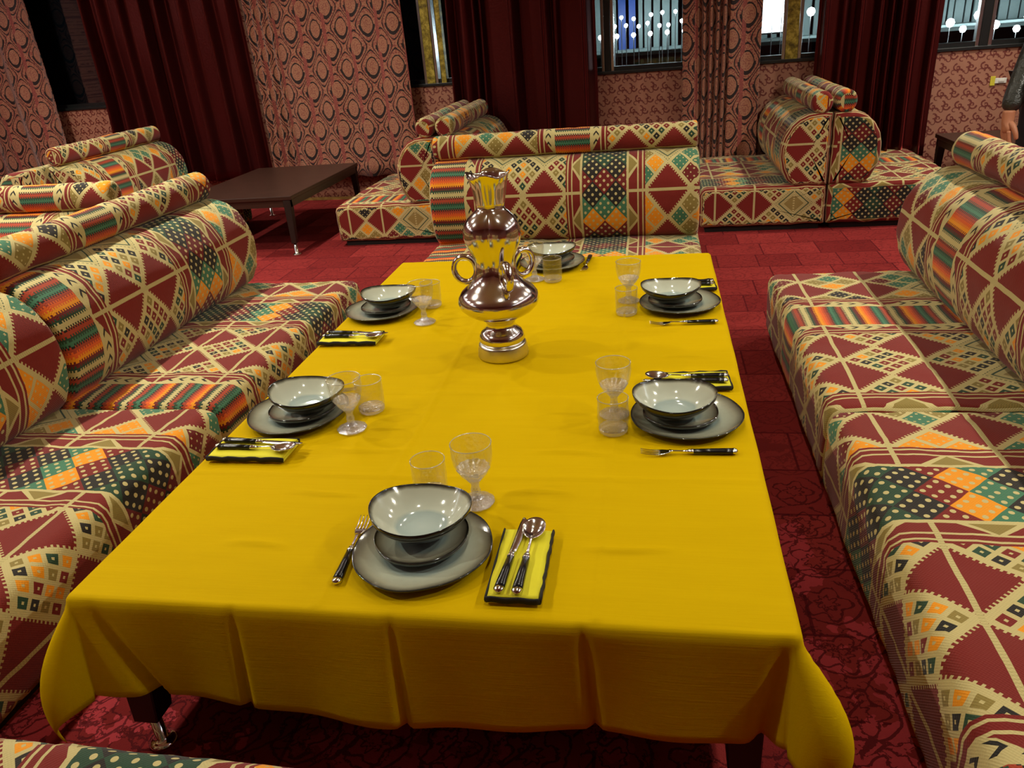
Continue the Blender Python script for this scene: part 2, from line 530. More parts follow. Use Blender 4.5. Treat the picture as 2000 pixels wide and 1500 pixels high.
def lathe(name, prof, mat, parent=None, n=48, rmod=None, zmod=None, loc=None, vmap=None, closed=False):
    verts, faces, uvs = [], [], []
    m_ = len(prof)
    for i, (r, z) in enumerate(prof):
        for k in range(n):
            th = 2 * PI * k / n
            rr = r * (rmod(th, z, i) if rmod else 1)
            verts.append((rr * math.cos(th), rr * math.sin(th), z + (zmod(th, r, i) if zmod else 0)))
    rng = m_ if closed else m_ - 1
    for i in range(rng):
        j = (i + 1) % m_
        for k in range(n):
            l = (k + 1) % n
            faces.append((i * n + k, i * n + l, j * n + l, j * n + k))
            if vmap:
                uvs.append(((k / n, vmap[i]), ((k + 1) / n, vmap[i]), ((k + 1) / n, vmap[j]), (k / n, vmap[j])))
    if not closed:
        if prof[0][0] > 1e-5:
            faces.append(tuple(reversed(range(n))))
            if vmap: uvs.append(tuple((0, vmap[0]) for _ in range(n)))
        if prof[-1][0] > 1e-5:
            faces.append(tuple((m_ - 1) * n + k for k in range(n)))
            if vmap: uvs.append(tuple((0, vmap[-1]) for _ in range(n)))
    return mesh_obj(name, verts, faces, mat, parent, uvs if vmap else None, loc=loc)

def tube_mesh(bm, pts, rad, seg=10, closed=False):
    pts = [Vector(p) for p in pts]
    n = len(pts); rings = []
    for i, p in enumerate(pts):
        a = pts[(i - 1) % n] if (closed or i > 0) else p
        b = pts[(i + 1) % n] if (closed or i < n - 1) else p
        t = (b - a).normalized()
        ref = Vector((0, 0, 1)) if abs(t.z) < .9 else Vector((1, 0, 0))
        x = t.cross(ref).normalized(); y = x.cross(t)
        r = rad[i] if isinstance(rad, list) else rad
        rx, ry = r if isinstance(r, tuple) else (r, r)
        rings.append([bm.verts.new(p + x * rx * math.cos(2 * PI * k / seg) + y * ry * math.sin(2 * PI * k / seg)) for k in range(seg)])
    for i in range(n if closed else n - 1):
        A, B = rings[i], rings[(i + 1) % n]
        for k in range(seg):
            bm.faces.new((A[k], A[(k + 1) % seg], B[(k + 1) % seg], B[k]))
    if not closed:
        bm.faces.new(rings[0][::-1]); bm.faces.new(rings[-1])

# ------------------------------------------------------------------ the setting
def struct(o): return tag(o, kind='structure')
XL, XR, YB = -7.2, 4.6, -2.2
struct(box('floor', (XL, XR, YB, 7.9, -.05, 0), CARP))
struct(box('ceiling', (XL, XR, YB, 8.0, CEIL, CEIL + .08), CEILM))
struct(box('wall_left', (XL - .12, XL, YB, 8.0, 0, CEIL), WP2))
struct(box('wall_right', (XR, XR + .12, YB, 7.5, 0, CEIL), WP2))
struct(box('wall_front', (XL - .12, XR + .12, YB - .12, YB, 0, CEIL), WP2))

# window wall, turned 6 degrees; its local x runs along the wall, room on the -y side
WROT = math.atan(-.105)
WORG = Vector((-2, 7, 0))
def wall_pt(s, off, z=0):
    return WORG + Matrix.Rotation(WROT, 3, 'Z') @ Vector((s, off, z))
SILL, HEAD = .975, 2.35
wall = bpy.data.objects.new('wall_back', None)
bm = bmesh.new()
SA, SB = -5.5, 6.75
add_box(bm, SA, SB, 0, .22, 0, SILL)
add_box(bm, SA, SB, 0, .22, HEAD, CEIL)
piers = [(-5.5, -4.25), (-3.05, -1.2), (.55, 1.40), (3.35, 3.95), (6.2, 6.75)]
for a, b in piers: add_box(bm, a, b, 0, .22, SILL, HEAD)
wb = struct(bm_obj('wall_back', bm, WP)); wb.location = WORG; wb.rotation_euler = (0, 0, WROT)
gaps = [(-4.25, -3.05), (-1.2, .55), (1.40, 3.35), (3.95, 6.2)]
GLASS = Mat('window_glass'); GLASS.coord('Object')
_g = GLASS.n('ShaderNodeBsdfTransparent'); _g.inputs[0].default_value = (.86, .9, .9, 1)
_s = GLASS.n('ShaderNodeBsdfGlossy'); _s.inputs['Roughness'].default_value = .02
_f = GLASS.n('ShaderNodeFresnel'); _f.inputs[0].default_value = 1.45
_m = GLASS.n('ShaderNodeMixShader'); GLASS.l(_f.outputs[0], _m.inputs[0]); GLASS.l(_g.outputs[0], _m.inputs[1]); GLASS.l(_s.outputs[0], _m.inputs[2]); GLASS.l(_m.outputs[0], GLASS.out.inputs[0])
GLASS.t.nodes.remove(GLASS.b); GLASS = GLASS.m
mull = {1: [(.10, .075, GOLDP, .07)], 2: [(1.645, .05, DARKFR, .05), (3.06, .09, GOLDP, .07)], 3: [(4.37, .055, DARKFR, .05)], 0: []}
for i, (a, b) in enumerate(gaps):
    wn = bpy.data.objects.new('window_%d' % (i + 1), None); COL.objects.link(wn); tag(wn, kind='structure')
    wn.location = WORG; wn.rotation_euler = (0, 0, WROT)
    bm = bmesh.new()
    for d in ((a, b, .03, .10, SILL, SILL + .035), (a, b, .03, .10, HEAD - .04, HEAD), (a, a + .04, .03, .10, SILL, HEAD), (b - .04, b, .03, .10, SILL, HEAD)):
        add_box(bm, *d)
    bm_obj('window_frame', bm, DARKFR, wn)
    box('window_sill', (a, b, -.015, .04, SILL - .02, SILL + .004), DARKFR, wn, .004)
    cuts = sorted([c for c, _, _, _ in mull[i]])
    xs = [a + .04] + cuts + [b - .04]
    for x0, x1 in zip(xs[:-1], xs[1:]):
        box('window_pane', (x0, x1, .060, .066, SILL + .03, HEAD - .04), GLASS, wn)
    for c, wd, mt, dp in mull[i]:
        box('mullion', (c - wd / 2, c + wd / 2, .01, .01 + dp, SILL, HEAD), mt, wn, .003)
        for sgn in (-1, 1):
            e = c + sgn * (wd / 2 + .014)
            box('mullion_edge', (e - .012, e + .012, .015, .09, SILL, HEAD), ALU, wn, .003)
    if i == 1:
        box('window_jamb', (.20, .245, .0, .06, SILL, HEAD), GOLDP, wn, .003)
t_ = struct(box('baseboard_back', (SA, SB, -.018, 0, 0, .025), GOLDT)); t_.location = WORG; t_.rotation_euler = (0, 0, WROT)
cr = struct(box('trim_1', (SA, SB, -.10, 0, CEIL - .12, CEIL), WOOD)); cr.location = WORG; cr.rotation_euler = (0, 0, WROT)

# small control plate on the wall at the right
t = thing('wall_switch', 'small white wall switch with yellow sticker on the wallpaper at the right', 'switch', wall_pt(4.49, 0, .735), WROT)
box('switch_plate', (-.01, .065, -.012, 0, -.018, .018), WHITE, t, .003)
box('rocker', (.012, .05, -.017, -.011, -.008, .008), WHITE, t, .002)
tag(box('sticker', (-.04, -.008, -.010, 0, -.032, .032), YSTK, t, .002), 'yellow sticker')

for x in (-6.95, 4.35):  # troughs added beneath the unseen fill strips
    tag(box('added_fill_trough', (x - .12, x + .12, -1.5, 6.7, 2.44, 2.47), WOOD), 'dark timber trough added unseen under the fill strip along the side wall, %s' % ('left side of the room' if x < 0 else 'right side of the room'), 'cove')
# downlight fixtures
HOUS = simple('downlight_housing', srgb(190, 186, 176), .4, .3)
LENS = emis('downlight_lens', (1, .86, .66), 6)
dl0 = None
for x, y in LIGHT_XY:
    if dl0 is None:
        dl0 = thing('ceiling_downlight', 'round recessed downlight in the ceiling, one of the even grid of downlights', 'light', (x, y, CEIL), 0, 'downlights in the ceiling')
        lathe('housing', [(.055, -.012), (.075, -.012), (.08, 0.0), (.075, .02), (.055, .02)], HOUS, dl0, 24, closed=True)
        lathe('lens', [(.0001, .0), (.054, .0), (.054, .004), (.0001, .004)], LENS, dl0, 24)
    else:
        dup(dl0, None, (x, y, CEIL))

# ------------------------------------------------------------------ curtains
def curtain(name, label, s0, s1, mat, depth, z0=.24, z1=2.72, off=-.13, uvoff=0., seed=0, tag_group=None, nz=26, fold_w=(1.0, 1.0)):
    """depth(s) gives the fold offset towards the room"""
    n = max(60, int((s1 - s0) / .006))
    pts, arc = [], [0]
    for i in range(n + 1):
        s = s0 + (s1 - s0) * i / n
        pts.append((s, depth(s)))
        if i: arc.append(arc[-1] + math.hypot(pts[i][0] - pts[i - 1][0], pts[i][1] - pts[i - 1][1]))
    verts, faces, uvs = [], [], []
    for j in range(nz + 1):
        z = z0 + (z1 - z0) * j / nz
        fade = 1.0 - .25 * (j / nz)
        for i, (s, d) in enumerate(pts):
            wob = noise.noise(Vector((s * 2.3, z * 1.3, seed))) * .02
            dd = -d * fade * (1 + .25 * noise.noise(Vector((s * 4, z * .9, seed + 5)))) + wob
            verts.append((s + noise.noise(Vector((s * 3, z * .8, seed + 9))) * .012, dd, z + (.006 * math.sin(s * 21 + seed) if j == 0 else 0)))
    W = n + 1
    for j in range(nz):
        for i in range(n):
            faces.append((j * W + i, j * W + i + 1, (j + 1) * W + i + 1, (j + 1) * W + i))
            za, zb = z0 + (z1 - z0) * j / nz, z0 + (z1 - z0) * (j + 1) / nz
            uvs.append(((arc[i] + uvoff, za), (arc[i + 1] + uvoff, za), (arc[i + 1] + uvoff, zb), (arc[i] + uvoff, zb)))
    t = thing(name, label, 'curtain', wall_pt(0, off), WROT, tag_group)
    o = mesh_obj('drape', verts, faces, mat, t, uvs)
    md = o.modifiers.new('thick', 'SOLIDIFY'); md.thickness = .005
    # rod rings row hidden at the top: a header tape
    box('header_tape', (s0, s1, -.02, .0, z1 - .03, z1 + .02), mat, t, .003)
    return t

def folds(peaks, base=.0):
    """peaks: list of (centre, half width, height); smooth ridges"""
    def f(s):
        d = base
        for c, wv_, h in peaks:
            q = abs(s - c) / wv_
            if q < 1: d = max(d, base + h * (0.5 + .5 * math.cos(PI * q)) ** 1.0)
        return d
    return f

def wavy(per, amp, ph=0., sec=.35):
    return lambda s: amp * (.5 + .5 * math.sin(2 * PI * s / per + ph)) + amp * sec * math.sin(2 * PI * s / (per * .53) + ph * 2)

curtain('damask_curtain', 'damask curtain with medallions hanging at the far left, left of the dark window', -5.2, -3.83, DAM, wavy(.42, .05, 1.0, .2), seed=1)
vp = [(-3.15, .045, .14), (-2.98, .06, .12), (-2.76, .05, .10), (-2.52, .05, .14), (-2.34, .04, .15), (-2.12, .07, .10), (-1.86, .06, .11), (-1.62, .045, .13)]
curtain('velvet_curtain', 'dark red velvet curtain at left, between dark window and damask curtain', -3.20, -1.555, VELV, folds(vp), seed=2)
def d2(s):
    if s < -1.25: return .045 * (.5 + .5 * math.sin(2 * PI * s / .075)) + .02
    return .035 * (.5 + .5 * math.sin(2 * PI * (s + 1.2) / .33)) + .02
curtain('damask_curtain', 'wide damask curtain with medallions hanging behind the brown coffee table', -1.515, -.03, DAM, d2, seed=3)
vp2 = [(.38, .04, .10), (.50, .08, .07), (.60, .03, .10), (.66, .03, .09), (.93, .055, .13), (1.19, .055, .13), (1.26, .05, .06), (1.52, .05, .13)]
curtain('velvet_curtain', 'dark red velvet curtain hanging behind the sofa at the far table end', .355, 1.58, VELV, folds(vp2), seed=4)
def d3(s):
    if 2.37 < s < 2.60: return .06 * (.5 + .5 * math.sin(2 * PI * s / .05)) + .01
    return .05 * (.5 + .5 * math.sin(2 * PI * (s - 2.25) / .28))
curtain('damask_curtain', 'narrow gathered damask curtain hanging between two windows with city lights', 2.25, 2.83, DAM, d3, uvoff=.1, seed=5)
vp3 = [(3.27, .03, .13), (3.40, .05, .05), (3.50, .035, .13), (3.63, .04, .11), (3.71, .025, .11), (3.77, .025, .12), (3.86, .045, .11), (3.99, .03, .10)]
curtain('velvet_curtain', 'dark red velvet curtain at right, behind the back-to-back sofas', 3.225, 4.05, VELV, folds(vp3), seed=6)
curtain('damask_curtain', 'damask curtain at the right edge, behind the person', 4.60, 5.3, DAM, wavy(.4, .05, .3, .2), uvoff=.1, seed=7)
for nm, a, b in (('curtain_rod', -5.4, 6.0),):
    bm = bmesh.new(); tube_mesh(bm, [(a, 0, 0), (b, 0, 0)], .014, 12)
    o = bm_obj(nm, bm, WOOD, None, True); o.location = wall_pt(0, -.13, 2.76); o.rotation_euler = (0, 0, WROT)
    tag(o, 'long dark curtain rod that carries all the curtains above the windows', 'curtain rod')

# ------------------------------------------------------------------ outside the windows (night)
struct(box('trim_2', (-14, 16, 7.6, 26, -.35, -.30), simple('dark_paving', srgb(44, 48, 48), .35)))
struct(box('trim_3', (-14, 16, 25.9, 26, -.35, 6), simple('night_facade', srgb(18, 20, 24), .7)))
SLATA = simple('pale_slat', srgb(130, 150, 148), .5); SLATB = simple('blue_slat', srgb(60, 92, 170), .4)
pav = thing('lit_pavilion', 'pale slatted pavilion screen outside, lit by rows of small white lamps', 'pavilion', (0, 11.6, -.3))
bm = bmesh.new()
add_box(bm, -1.4, 6.5, -.04, .04, 1.18, 1.24); add_box(bm, -1.4, 6.5, -.04, .04, 2.9, 2.98); add_box(bm, -1.4, 6.5, -.4, .04, 1.24, 1.27)
bm_obj('beam', bm, SLATA, pav)
x = -1.35; k = 0
while x < 6.4:
    wd = random.uniform(.05, .11)
    mt = SLATB if (k in (9, 10, 17)) else SLATA
    box('slat', (x, x + wd, -.03 - random.random() * .02, 0, 1.27, 2.9), mt, pav)
    x += wd + random.uniform(.015, .06); k += 1
bm = bmesh.new()
for xx in (-1.2, .9, 3.0, 5.6): add_box(bm, xx, xx + .1, -.05, .05, 0, 3.0)
bm_obj('post', bm, DARKFR, pav)
low = thing('terrace_parapet', 'low dark parapet wall outside under the lamp rows', 'wall', (0, 10.6, -.3))
box('panel', (-6, 7.5, 0, .08, 0, 1.02), simple('dark_panel', srgb(40, 44, 42), .4), low)
box('coping', (-6, 7.5, -.05, .13, 1.02, 1.08), simple('pale_coping', srgb(150, 146, 120), .4), low, .01)
BULB = emis('white_lamp', (.86, .94, 1.0), 55)
b0 = None
def lamp(x, y, z, r=.028, zto=-.3, label='bright white lamp on a tall stem outside, seen through the windows at right', group='tall white lamps outside'):
    global b0
    if b0 is None:
        b0 = thing('terrace_lamp', label, 'lamp', (x, y, z), 0, group)
        lathe('bulb', [(.0005, -.028), (.018, -.022), (.028, 0), (.02, .02), (.0005, .028)], BULB, b0, 10)
        o = b0
    else:
        o = b0.copy(); COL.objects.link(o); o.location = (x, y, z); o['label'] = label; o['group'] = group
        c = b0.children[0].copy(); COL.objects.link(c); c.parent = o; c.scale = (r / .028,) * 3
    lathe('stem', [(.005, zto - z), (.005, -r * .9)], DARKFR, o, 8)
    return o
for i in range(11): lamp(-.85 + i * .205, 10.62, 1.16, zto=.78, label='small white lamp in the lowest lamp row, on the dark parapet outside', group='lamps on the parapet')
for i in range(9): lamp(-.60 + i * .135 + random.uniform(-.02, .02), 10.95, 1.25 + random.uniform(-.02, .03), .024, label='small white lamp in the middle lamp row before the slatted screen outside', group='middle row of lamps outside')
for i in range(8): lamp(-.56 + i * .17 + random.uniform(-.03, .03), 11.12, 1.36 + random.uniform(-.02, .03), .024, label='small white lamp in the uppermost lamp row before the slatted screen outside', group='upper row of lamps outside')
for x, z, r in ((1.45, 1.20, .05), (1.56, 1.29, .04), (1.68, 1.14, .04), (1.9, 1.25, .05), (2.15, 1.1, .05), (3.3, 1.05, .05), (3.5, 1.0, .05), (3.8, 1.06, .05), (4.0, .94, .05), (4.35, 1.0, .05), (4.52, .96, .05), (-2.62, 1.20, .045), (-2.95, 1.15, .02), (3.65, .92, .04), (4.24, .88, .04)):
    lamp(x, 10.9, z, r, **(dict(label='white lamp outside the window beside the gold jamb, left of the middle velvet curtain', group='lamps beside the gold jamb') if x < 0 else {}))
pn = thing('lit_sign_panel', 'glowing white panel outside the window right of the narrow damask curtain', 'panel', (1.42, 11.0, 1.05))
box('face', (-.12, .22, 0, .02, 0, .38), emis('white_panel_glow', (.9, .96, 1), 5), pn, .004)
box('frame', (-.14, .24, .02, .05, -.02, .40), DARKFR, pn, .004)
ol = bpy.data.lights.new('pavilion_light', 'AREA'); ol.shape = 'RECTANGLE'; ol.size = 6; ol.size_y = .3; ol.energy = 10; ol.color = (.8, .92, 1)
oo = bpy.data.objects.new('pavilion_light', ol); COL.objects.link(oo); oo.location = (2.4, 10.9, 3.0); oo.rotation_euler = (math.radians(25), 0, 0)

# ------------------------------------------------------------------ sofas
def arc_pts(cx, cy, rx, ry, a0, a1, n):
    return [(cx + rx * math.cos(math.radians(a0 + (a1 - a0) * i / n)), cy + ry * math.sin(math.radians(a0 + (a1 - a0) * i / n))) for i in range(n + 1)]

def resample(P, step):
    """closed polyline resampled to even steps"""
    L = [0]; Q = P + [P[0]]
    for i in range(1, len(Q)): L.append(L[-1] + math.dist(Q[i], Q[i - 1]))
    n = max(24, int(L[-1] / step)); out = []; j = 0
    for k in range(n):
        d = L[-1] * k / n
        while L[j + 1] < d: j += 1
        f = (d - L[j]) / max(1e-9, L[j + 1] - L[j])
        out.append((Q[j][0] + (Q[j + 1][0] - Q[j][0]) * f, Q[j][1] + (Q[j + 1][1] - Q[j][1]) * f))
    return out, L[-1] / n

def cushion(name, prof, length, parent, u_at, v0, vs, R, planar=None, seed=0, amp=.004, crown=0., step=.02, dip=None, capz=.285):
    """sweeps a closed cross-section (y, z) along x. u_at(x) -> fabric u, v = v0 + vs*arc.  Rounded ends; caps closed by inset rings."""
    P, st = resample(prof, step); n = len(P)
    area = sum(P[i][0] * P[(i + 1) % n][1] - P[(i + 1) % n][0] * P[i][1] for i in range(n))
    sg = 1 if area > 0 else -1
    N = []
    for i in range(n):
        a, b = P[i - 1], P[(i + 1) % n]
        t = Vector((b[0] - a[0], b[1] - a[1])).normalized(); N.append((t.y * sg, -t.x * sg))
    cx = sum(p[0] for p in P) / n; cy = sum(p[1] for p in P) / n
    rings = []   # (x, inset, shrink, udist)
    H = length / 2
    ring_r = []
    for f in (0.0, .35, .7, .9): ring_r.append((-H, R, f, None))
    for k in range(5):
        a = PI / 2 * k / 4
        ring_r.append((-H + R * (1 - math.sin(a)), R * (1 - math.cos(a)) if False else R * (1 - math.sin(PI / 2 * k / 4)) * 0, 1.0, None))
    rings = []
    for f in (.0, .35, .7, .9): rings.append((-H, R, f))
    K = 4
    for k in range(K + 1):
        a = PI / 2 * k / K
        rings.append((-H + R * (1 - math.cos(a)), R * (1 - math.sin(a)), 1.0))
    m_ = max(8, int(length / .035))
    for k in range(1, m_): rings.append((-H + R + (length - 2 * R) * k / m_, 0.0, 1.0))
    for k in range(K, -1, -1):
        a = PI / 2 * k / K
        rings.append((H - R * (1 - math.cos(a)), R * (1 - math.sin(a)), 1.0))
    for f in (.9, .7, .35, .0): rings.append((H, R, f))
    verts, UV = [], []
    rad = max(math.dist(p, (cx, cy)) for p in P); ymx = max(p[0] for p in P)
    for (x, ins, f) in rings:
        for i in range(n + 1):
            p, q = P[i % n], N[i % n]
            y, z = p[0] - q[0] * ins, p[1] - q[1] * ins
            y, z = cx + (y - cx) * f, cy + (z - cy) * f
            g = 1 - (abs(x) / H) ** 4
            dn = amp * noise.noise(Vector((x * 7, y * 9 + seed, z * 9))) + amp * .8 * noise.noise(Vector((x * 22, y * 20 + seed, z * 20)))
            c = crown * g * max(0, q[1])
            if f == 1.0:
                y += q[0] * (dn + c * .3); z += q[1] * (dn + c)
                if dip: z -= dip(x, y) * max(0, q[1])
            if i < n: verts.append((x, y, z))
            sd = -1 if x < 0 else 1
            if f < 1.0 or ins > 0:
                extra = R * (PI / 2) * (ins / R) + (1 - f) * rad * .9
                xe = sd * (H - R + extra) if f == 1.0 else sd * (H + .57 * R + (1 - f) * rad * .9)
            else: xe = x
            if planar and f < 1.0:
                UV.append((u_at(sd * (H + (planar[0] - z))), planar[1] - (y - planar[2])))
            elif planar and ins > 0 and f == 1.0:
                UV.append((u_at(xe), v0 + vs * st * i))
            elif f < 1.0:
                UV.append((u_at(sd * (H + .57 * R + ymx - y)), v0 + (z - capz)))
            else:
                UV.append((u_at(xe), v0 + vs * st * i))
    capv = lambda vi, u: (u_at((-1 if verts[vi][0] < 0 else 1) * (H + .57 * R + ymx - verts[vi][1])), v0 + (verts[vi][2] - capz))
    faces, uvs = [], []
    for r in range(len(rings) - 1):
        for i in range(n):
            a, b = r * n + i, r * n + (i + 1) % n
            c, d = (r + 1) * n + (i + 1) % n, (r + 1) * n + i
            faces.append((a, b, c, d) if sg < 0 else (a, d, c, b))
            W = n + 1
            ua, ub, uc, ud_ = UV[r * W + i], UV[r * W + i + 1], UV[(r + 1) * W + i + 1], UV[(r + 1) * W + i]
            # keep cap faces in one mapping
            if planar and (rings[r][2] < 1.0) != (rings[r + 1][2] < 1.0):
                sd = -1 if rings[r][0] < 0 else 1
                def pm(vi):
                    v = verts[vi]; return (u_at(sd * (H + (planar[0] - v[2]))), planar[1] - (v[1] - planar[2]))
                ua, ub, uc, ud_ = pm(a), pm(b), pm(c), pm(d)
            elif (rings[r][2] < 1.0) != (rings[r + 1][2] < 1.0):
                ua, ub, uc, ud_ = capv(a, ua[0]), capv(b, ub[0]), capv(c, uc[0]), capv(d, ud_[0])
            uvs.append((ua, ub, uc, ud_) if sg < 0 else (ua, ud_, uc, ub))
    # weld the collapsed centre rings
    me_o = mesh_obj(name, verts, faces, FAB, parent, uvs)
    return me_o

def seat_profile(depth, z0, z1, r=.045):
    # starts at the back, top edge; runs forward over the top, down the front, back underneath
    P = [(0.0, z1 - .01)]
    P += [(.02, z1)]
    P += arc_pts(depth - r, z1 - r, r, r, 90, 0, 6)
    P += arc_pts(depth - .02, z0 + .02, .02, .02, 0, -90, 3)
    P += [(0.0, z0)]
    return P

BACKP = [(.20, .285)] + [(.250, .325), (.282, .385), (.298, .46), (.297, .53), (.280, .60), (.246, .66), (.196, .705), (.135, .727), (.07, .732), (.0, .728), (0.0, .285)]
ROLLP = arc_pts(.066, .792, .064, .068, -60, 270, 20)
def make_sofa(label, length, loc, rz, u_far, udir, roll_off=.3, end=None, seed=0, group=None, seat_len=None, dip=None, roll=True, depth=.80, roll_len=None):
    """local frame: x along the sofa, y = the way it faces, origin under the back plane. u(x)=u_far+udir*(x+L/2)"""
    t = thing('floor_sofa', label, 'sofa', loc, rz, group)
    ua = lambda x: u_far + udir * (x + length / 2)
    z1 = .292
    prof = seat_profile(depth, .035, z1)
    # v at the backrest joint (y=.2) is .5 and decreases to the front
    cushion('seat', prof, length, t, ua, .7 + .0, -1.0, .028, planar=(z1, .5, .2), seed=seed, amp=.005, crown=.012, step=.024, dip=dip)
    cushion('backrest', BACKP, length - .01, t, ua, -.015, .86, .03, seed=seed + 3, amp=.004, step=.02)
    if roll:
        ur = lambda x: u_far + roll_off + udir * (x + length / 2)
        cushion('neck_roll', ROLLP, (roll_len or length) - .02, t, ur, -.01, 1.0, .02, seed=seed + 6, amp=.004, step=.016, capz=.72)
    bm = bmesh.new(); add_box(bm, -length / 2 + .03, length / 2 - .03, .03, depth - .04, 0.0, .034)
    bm_obj('plinth', bm, PLINTH, t)
    return t

H_ = PI / 2
# right side, facing -X (local x -> world +Y)
make_sofa('right sofa beyond the seam, striped band across its middle, facing the table', 1.32, (1.30, 2.78, 0), H_, 1.205 + 1.32 + .0, -1, roll_off=.45, seed=11)
make_sofa('right sofa nearest the camera, dotted zigzag band across its seat, facing the table', 1.36, (1.30, 1.435, 0), H_, 1.39 - 1.36, 1, roll_off=.3, seed=12)
# left side, facing +X (local x -> world -Y)
make_sofa('left sofa at the far half of the table, striped band at its near end', 1.40, (-2.24, 2.82, 0), -H_, 1.43, -1, roll_off=-.48, seed=13)
make_sofa('left sofa nearest the camera, dotted zigzag band across its seat', 1.40, (-2.24, 1.415, 0), -H_, 1.36, -1, roll_off=.2, seed=14)
# far end of the table, facing the camera (local x -> world -X)
make_sofa('sofa across the far end of the table, facing the camera', 1.44, (-.48, 4.35, 0), PI, 1.43, -1, roll_off=1.02, seed=15)
# behind it, left pair back to back
make_sofa('sofa left of the far-end sofa, seat towards the brown coffee table', 1.30, (-1.47, 5.95, 0), H_, 1.60, 1, roll_off=.5, seed=16)
make_sofa('sofa hidden behind the far-end sofa, back to back with its left neighbour', 1.30, (-1.46, 5.95, 0), -H_, .9, 1, roll_off=.9, seed=17)
# right pair back to back
make_sofa('left one of the back-to-back sofas at right, end face of small square lattice', 1.30, (1.105, 5.95, 0), H_, .74, 1, roll_off=.5, seed=18)
make_sofa('right one of the back-to-back sofas at right, zigzag dotted end face', 1.30, (1.115, 5.95, 0), -H_, .0 + 1.69 - .5, 1, roll_off=1.0, seed=19)
# far left
make_sofa('farthest left sofa, before the velvet curtain, with diamond backrest', 1.26, (-4.22, 5.60, 0), -H_, .9, 1, roll_off=.3, seed=20)
make_sofa('far left sofa mostly hidden, back to back behind the diamond sofa', 1.26, (-4.24, 5.40, 0), H_, .2, 1, roll=False, seed=21)
make_sofa('sofa behind the left row, facing the camera, only backrest and roll showing', 1.5, (-3.28, 3.44, 0), PI, 1.3, 1, roll_off=.1, seed=22)
# near corner
make_sofa('sofa corner at the near end of the table, bottom left of the view', 1.30, (-1.10, .025, 0), 0, .05, 1, roll_off=.3, seed=23, roll=False)

# ------------------------------------------------------------------ low tables
def low_table(label, x0, x1, y0, y1, zt, thick=.05, cat='table', name='coffee_table', leg=.055, apron=.05):
    t = thing(name, label, cat, ((x0 + x1) / 2, (y0 + y1) / 2, 0))
    hx, hy = (x1 - x0) / 2, (y1 - y0) / 2
    box('table_top', (-hx, hx, -hy, hy, zt - .028, zt), WOOD, t, .004)
    bm = bmesh.new()
    i = .012
    for d in ((-hx + i, hx - i, -hy + i, -hy + i + .02), (-hx + i, hx - i, hy - i - .02, hy - i), (-hx + i, -hx + i + .02, -hy + i, hy - i), (hx - i - .02, hx - i, -hy + i, hy - i)):
        add_box(bm, *d, zt - .028 - apron, zt - .028)
    bm_obj('apron', bm, WOOD, t)
    for sx in (-1, 1):
        for sy in (-1, 1):
            bm = bmesh.new()
            cx, cy = sx * (hx - leg * .75), sy * (hy - leg * .55)
            top = [(cx - leg / 2, cy - leg / 2), (cx + leg / 2, cy - leg / 2), (cx + leg / 2, cy + leg / 2), (cx - leg / 2, cy + leg / 2)]
            r2 = leg * .34
            bx, by = cx + sx * leg * .05, cy + sy * leg * .45
            bot = [(bx - r2, by - r2), (bx + r2, by - r2), (bx + r2, by + r2), (bx - r2, by + r2)]
            T = [bm.verts.new((*p, zt - .029)) for p in top]; B = [bm.verts.new((*p, .085)) for p in bot]
            bm.faces.new(T); bm.faces.new(B[::-1])
            for k in range(4): bm.faces.new((T[k], B[k], B[(k + 1) % 4], T[(k + 1) % 4]))
            bmesh.ops.bevel(bm, geom=bm.edges[:], offset=.003, segments=1, affect='EDGES')
            lg = bm_obj('leg', bm, WOODL, t)
            lathe('foot', [(.0005, .0), (.030, .0), (.031, .006), (.022, .010), (.0135, .016), (.0125, .085)], CHR, lg, 20, loc=(bx, by, 0))
    return t
ZT = .42
low_table('dark brown coffee table with chrome feet, beside the left curtains', -3.42, -2.50, 5.12, 6.50, .42)
low_table('dark coffee table at the far right, next to the person', 2.03, 2.75, 4.95, 6.30, .42)

# dining table under the cloth
TX0, TX1, TY0, TY1 = -1.135, .228, 1.045, 3.335
low_table('low dining table under the yellow cloth, dark leg showing at near left', TX0 + .006, TX1 - .006, TY0 + .006, TY1 - .006, ZT - .004, name='dining_table', leg=.085, apron=.07)

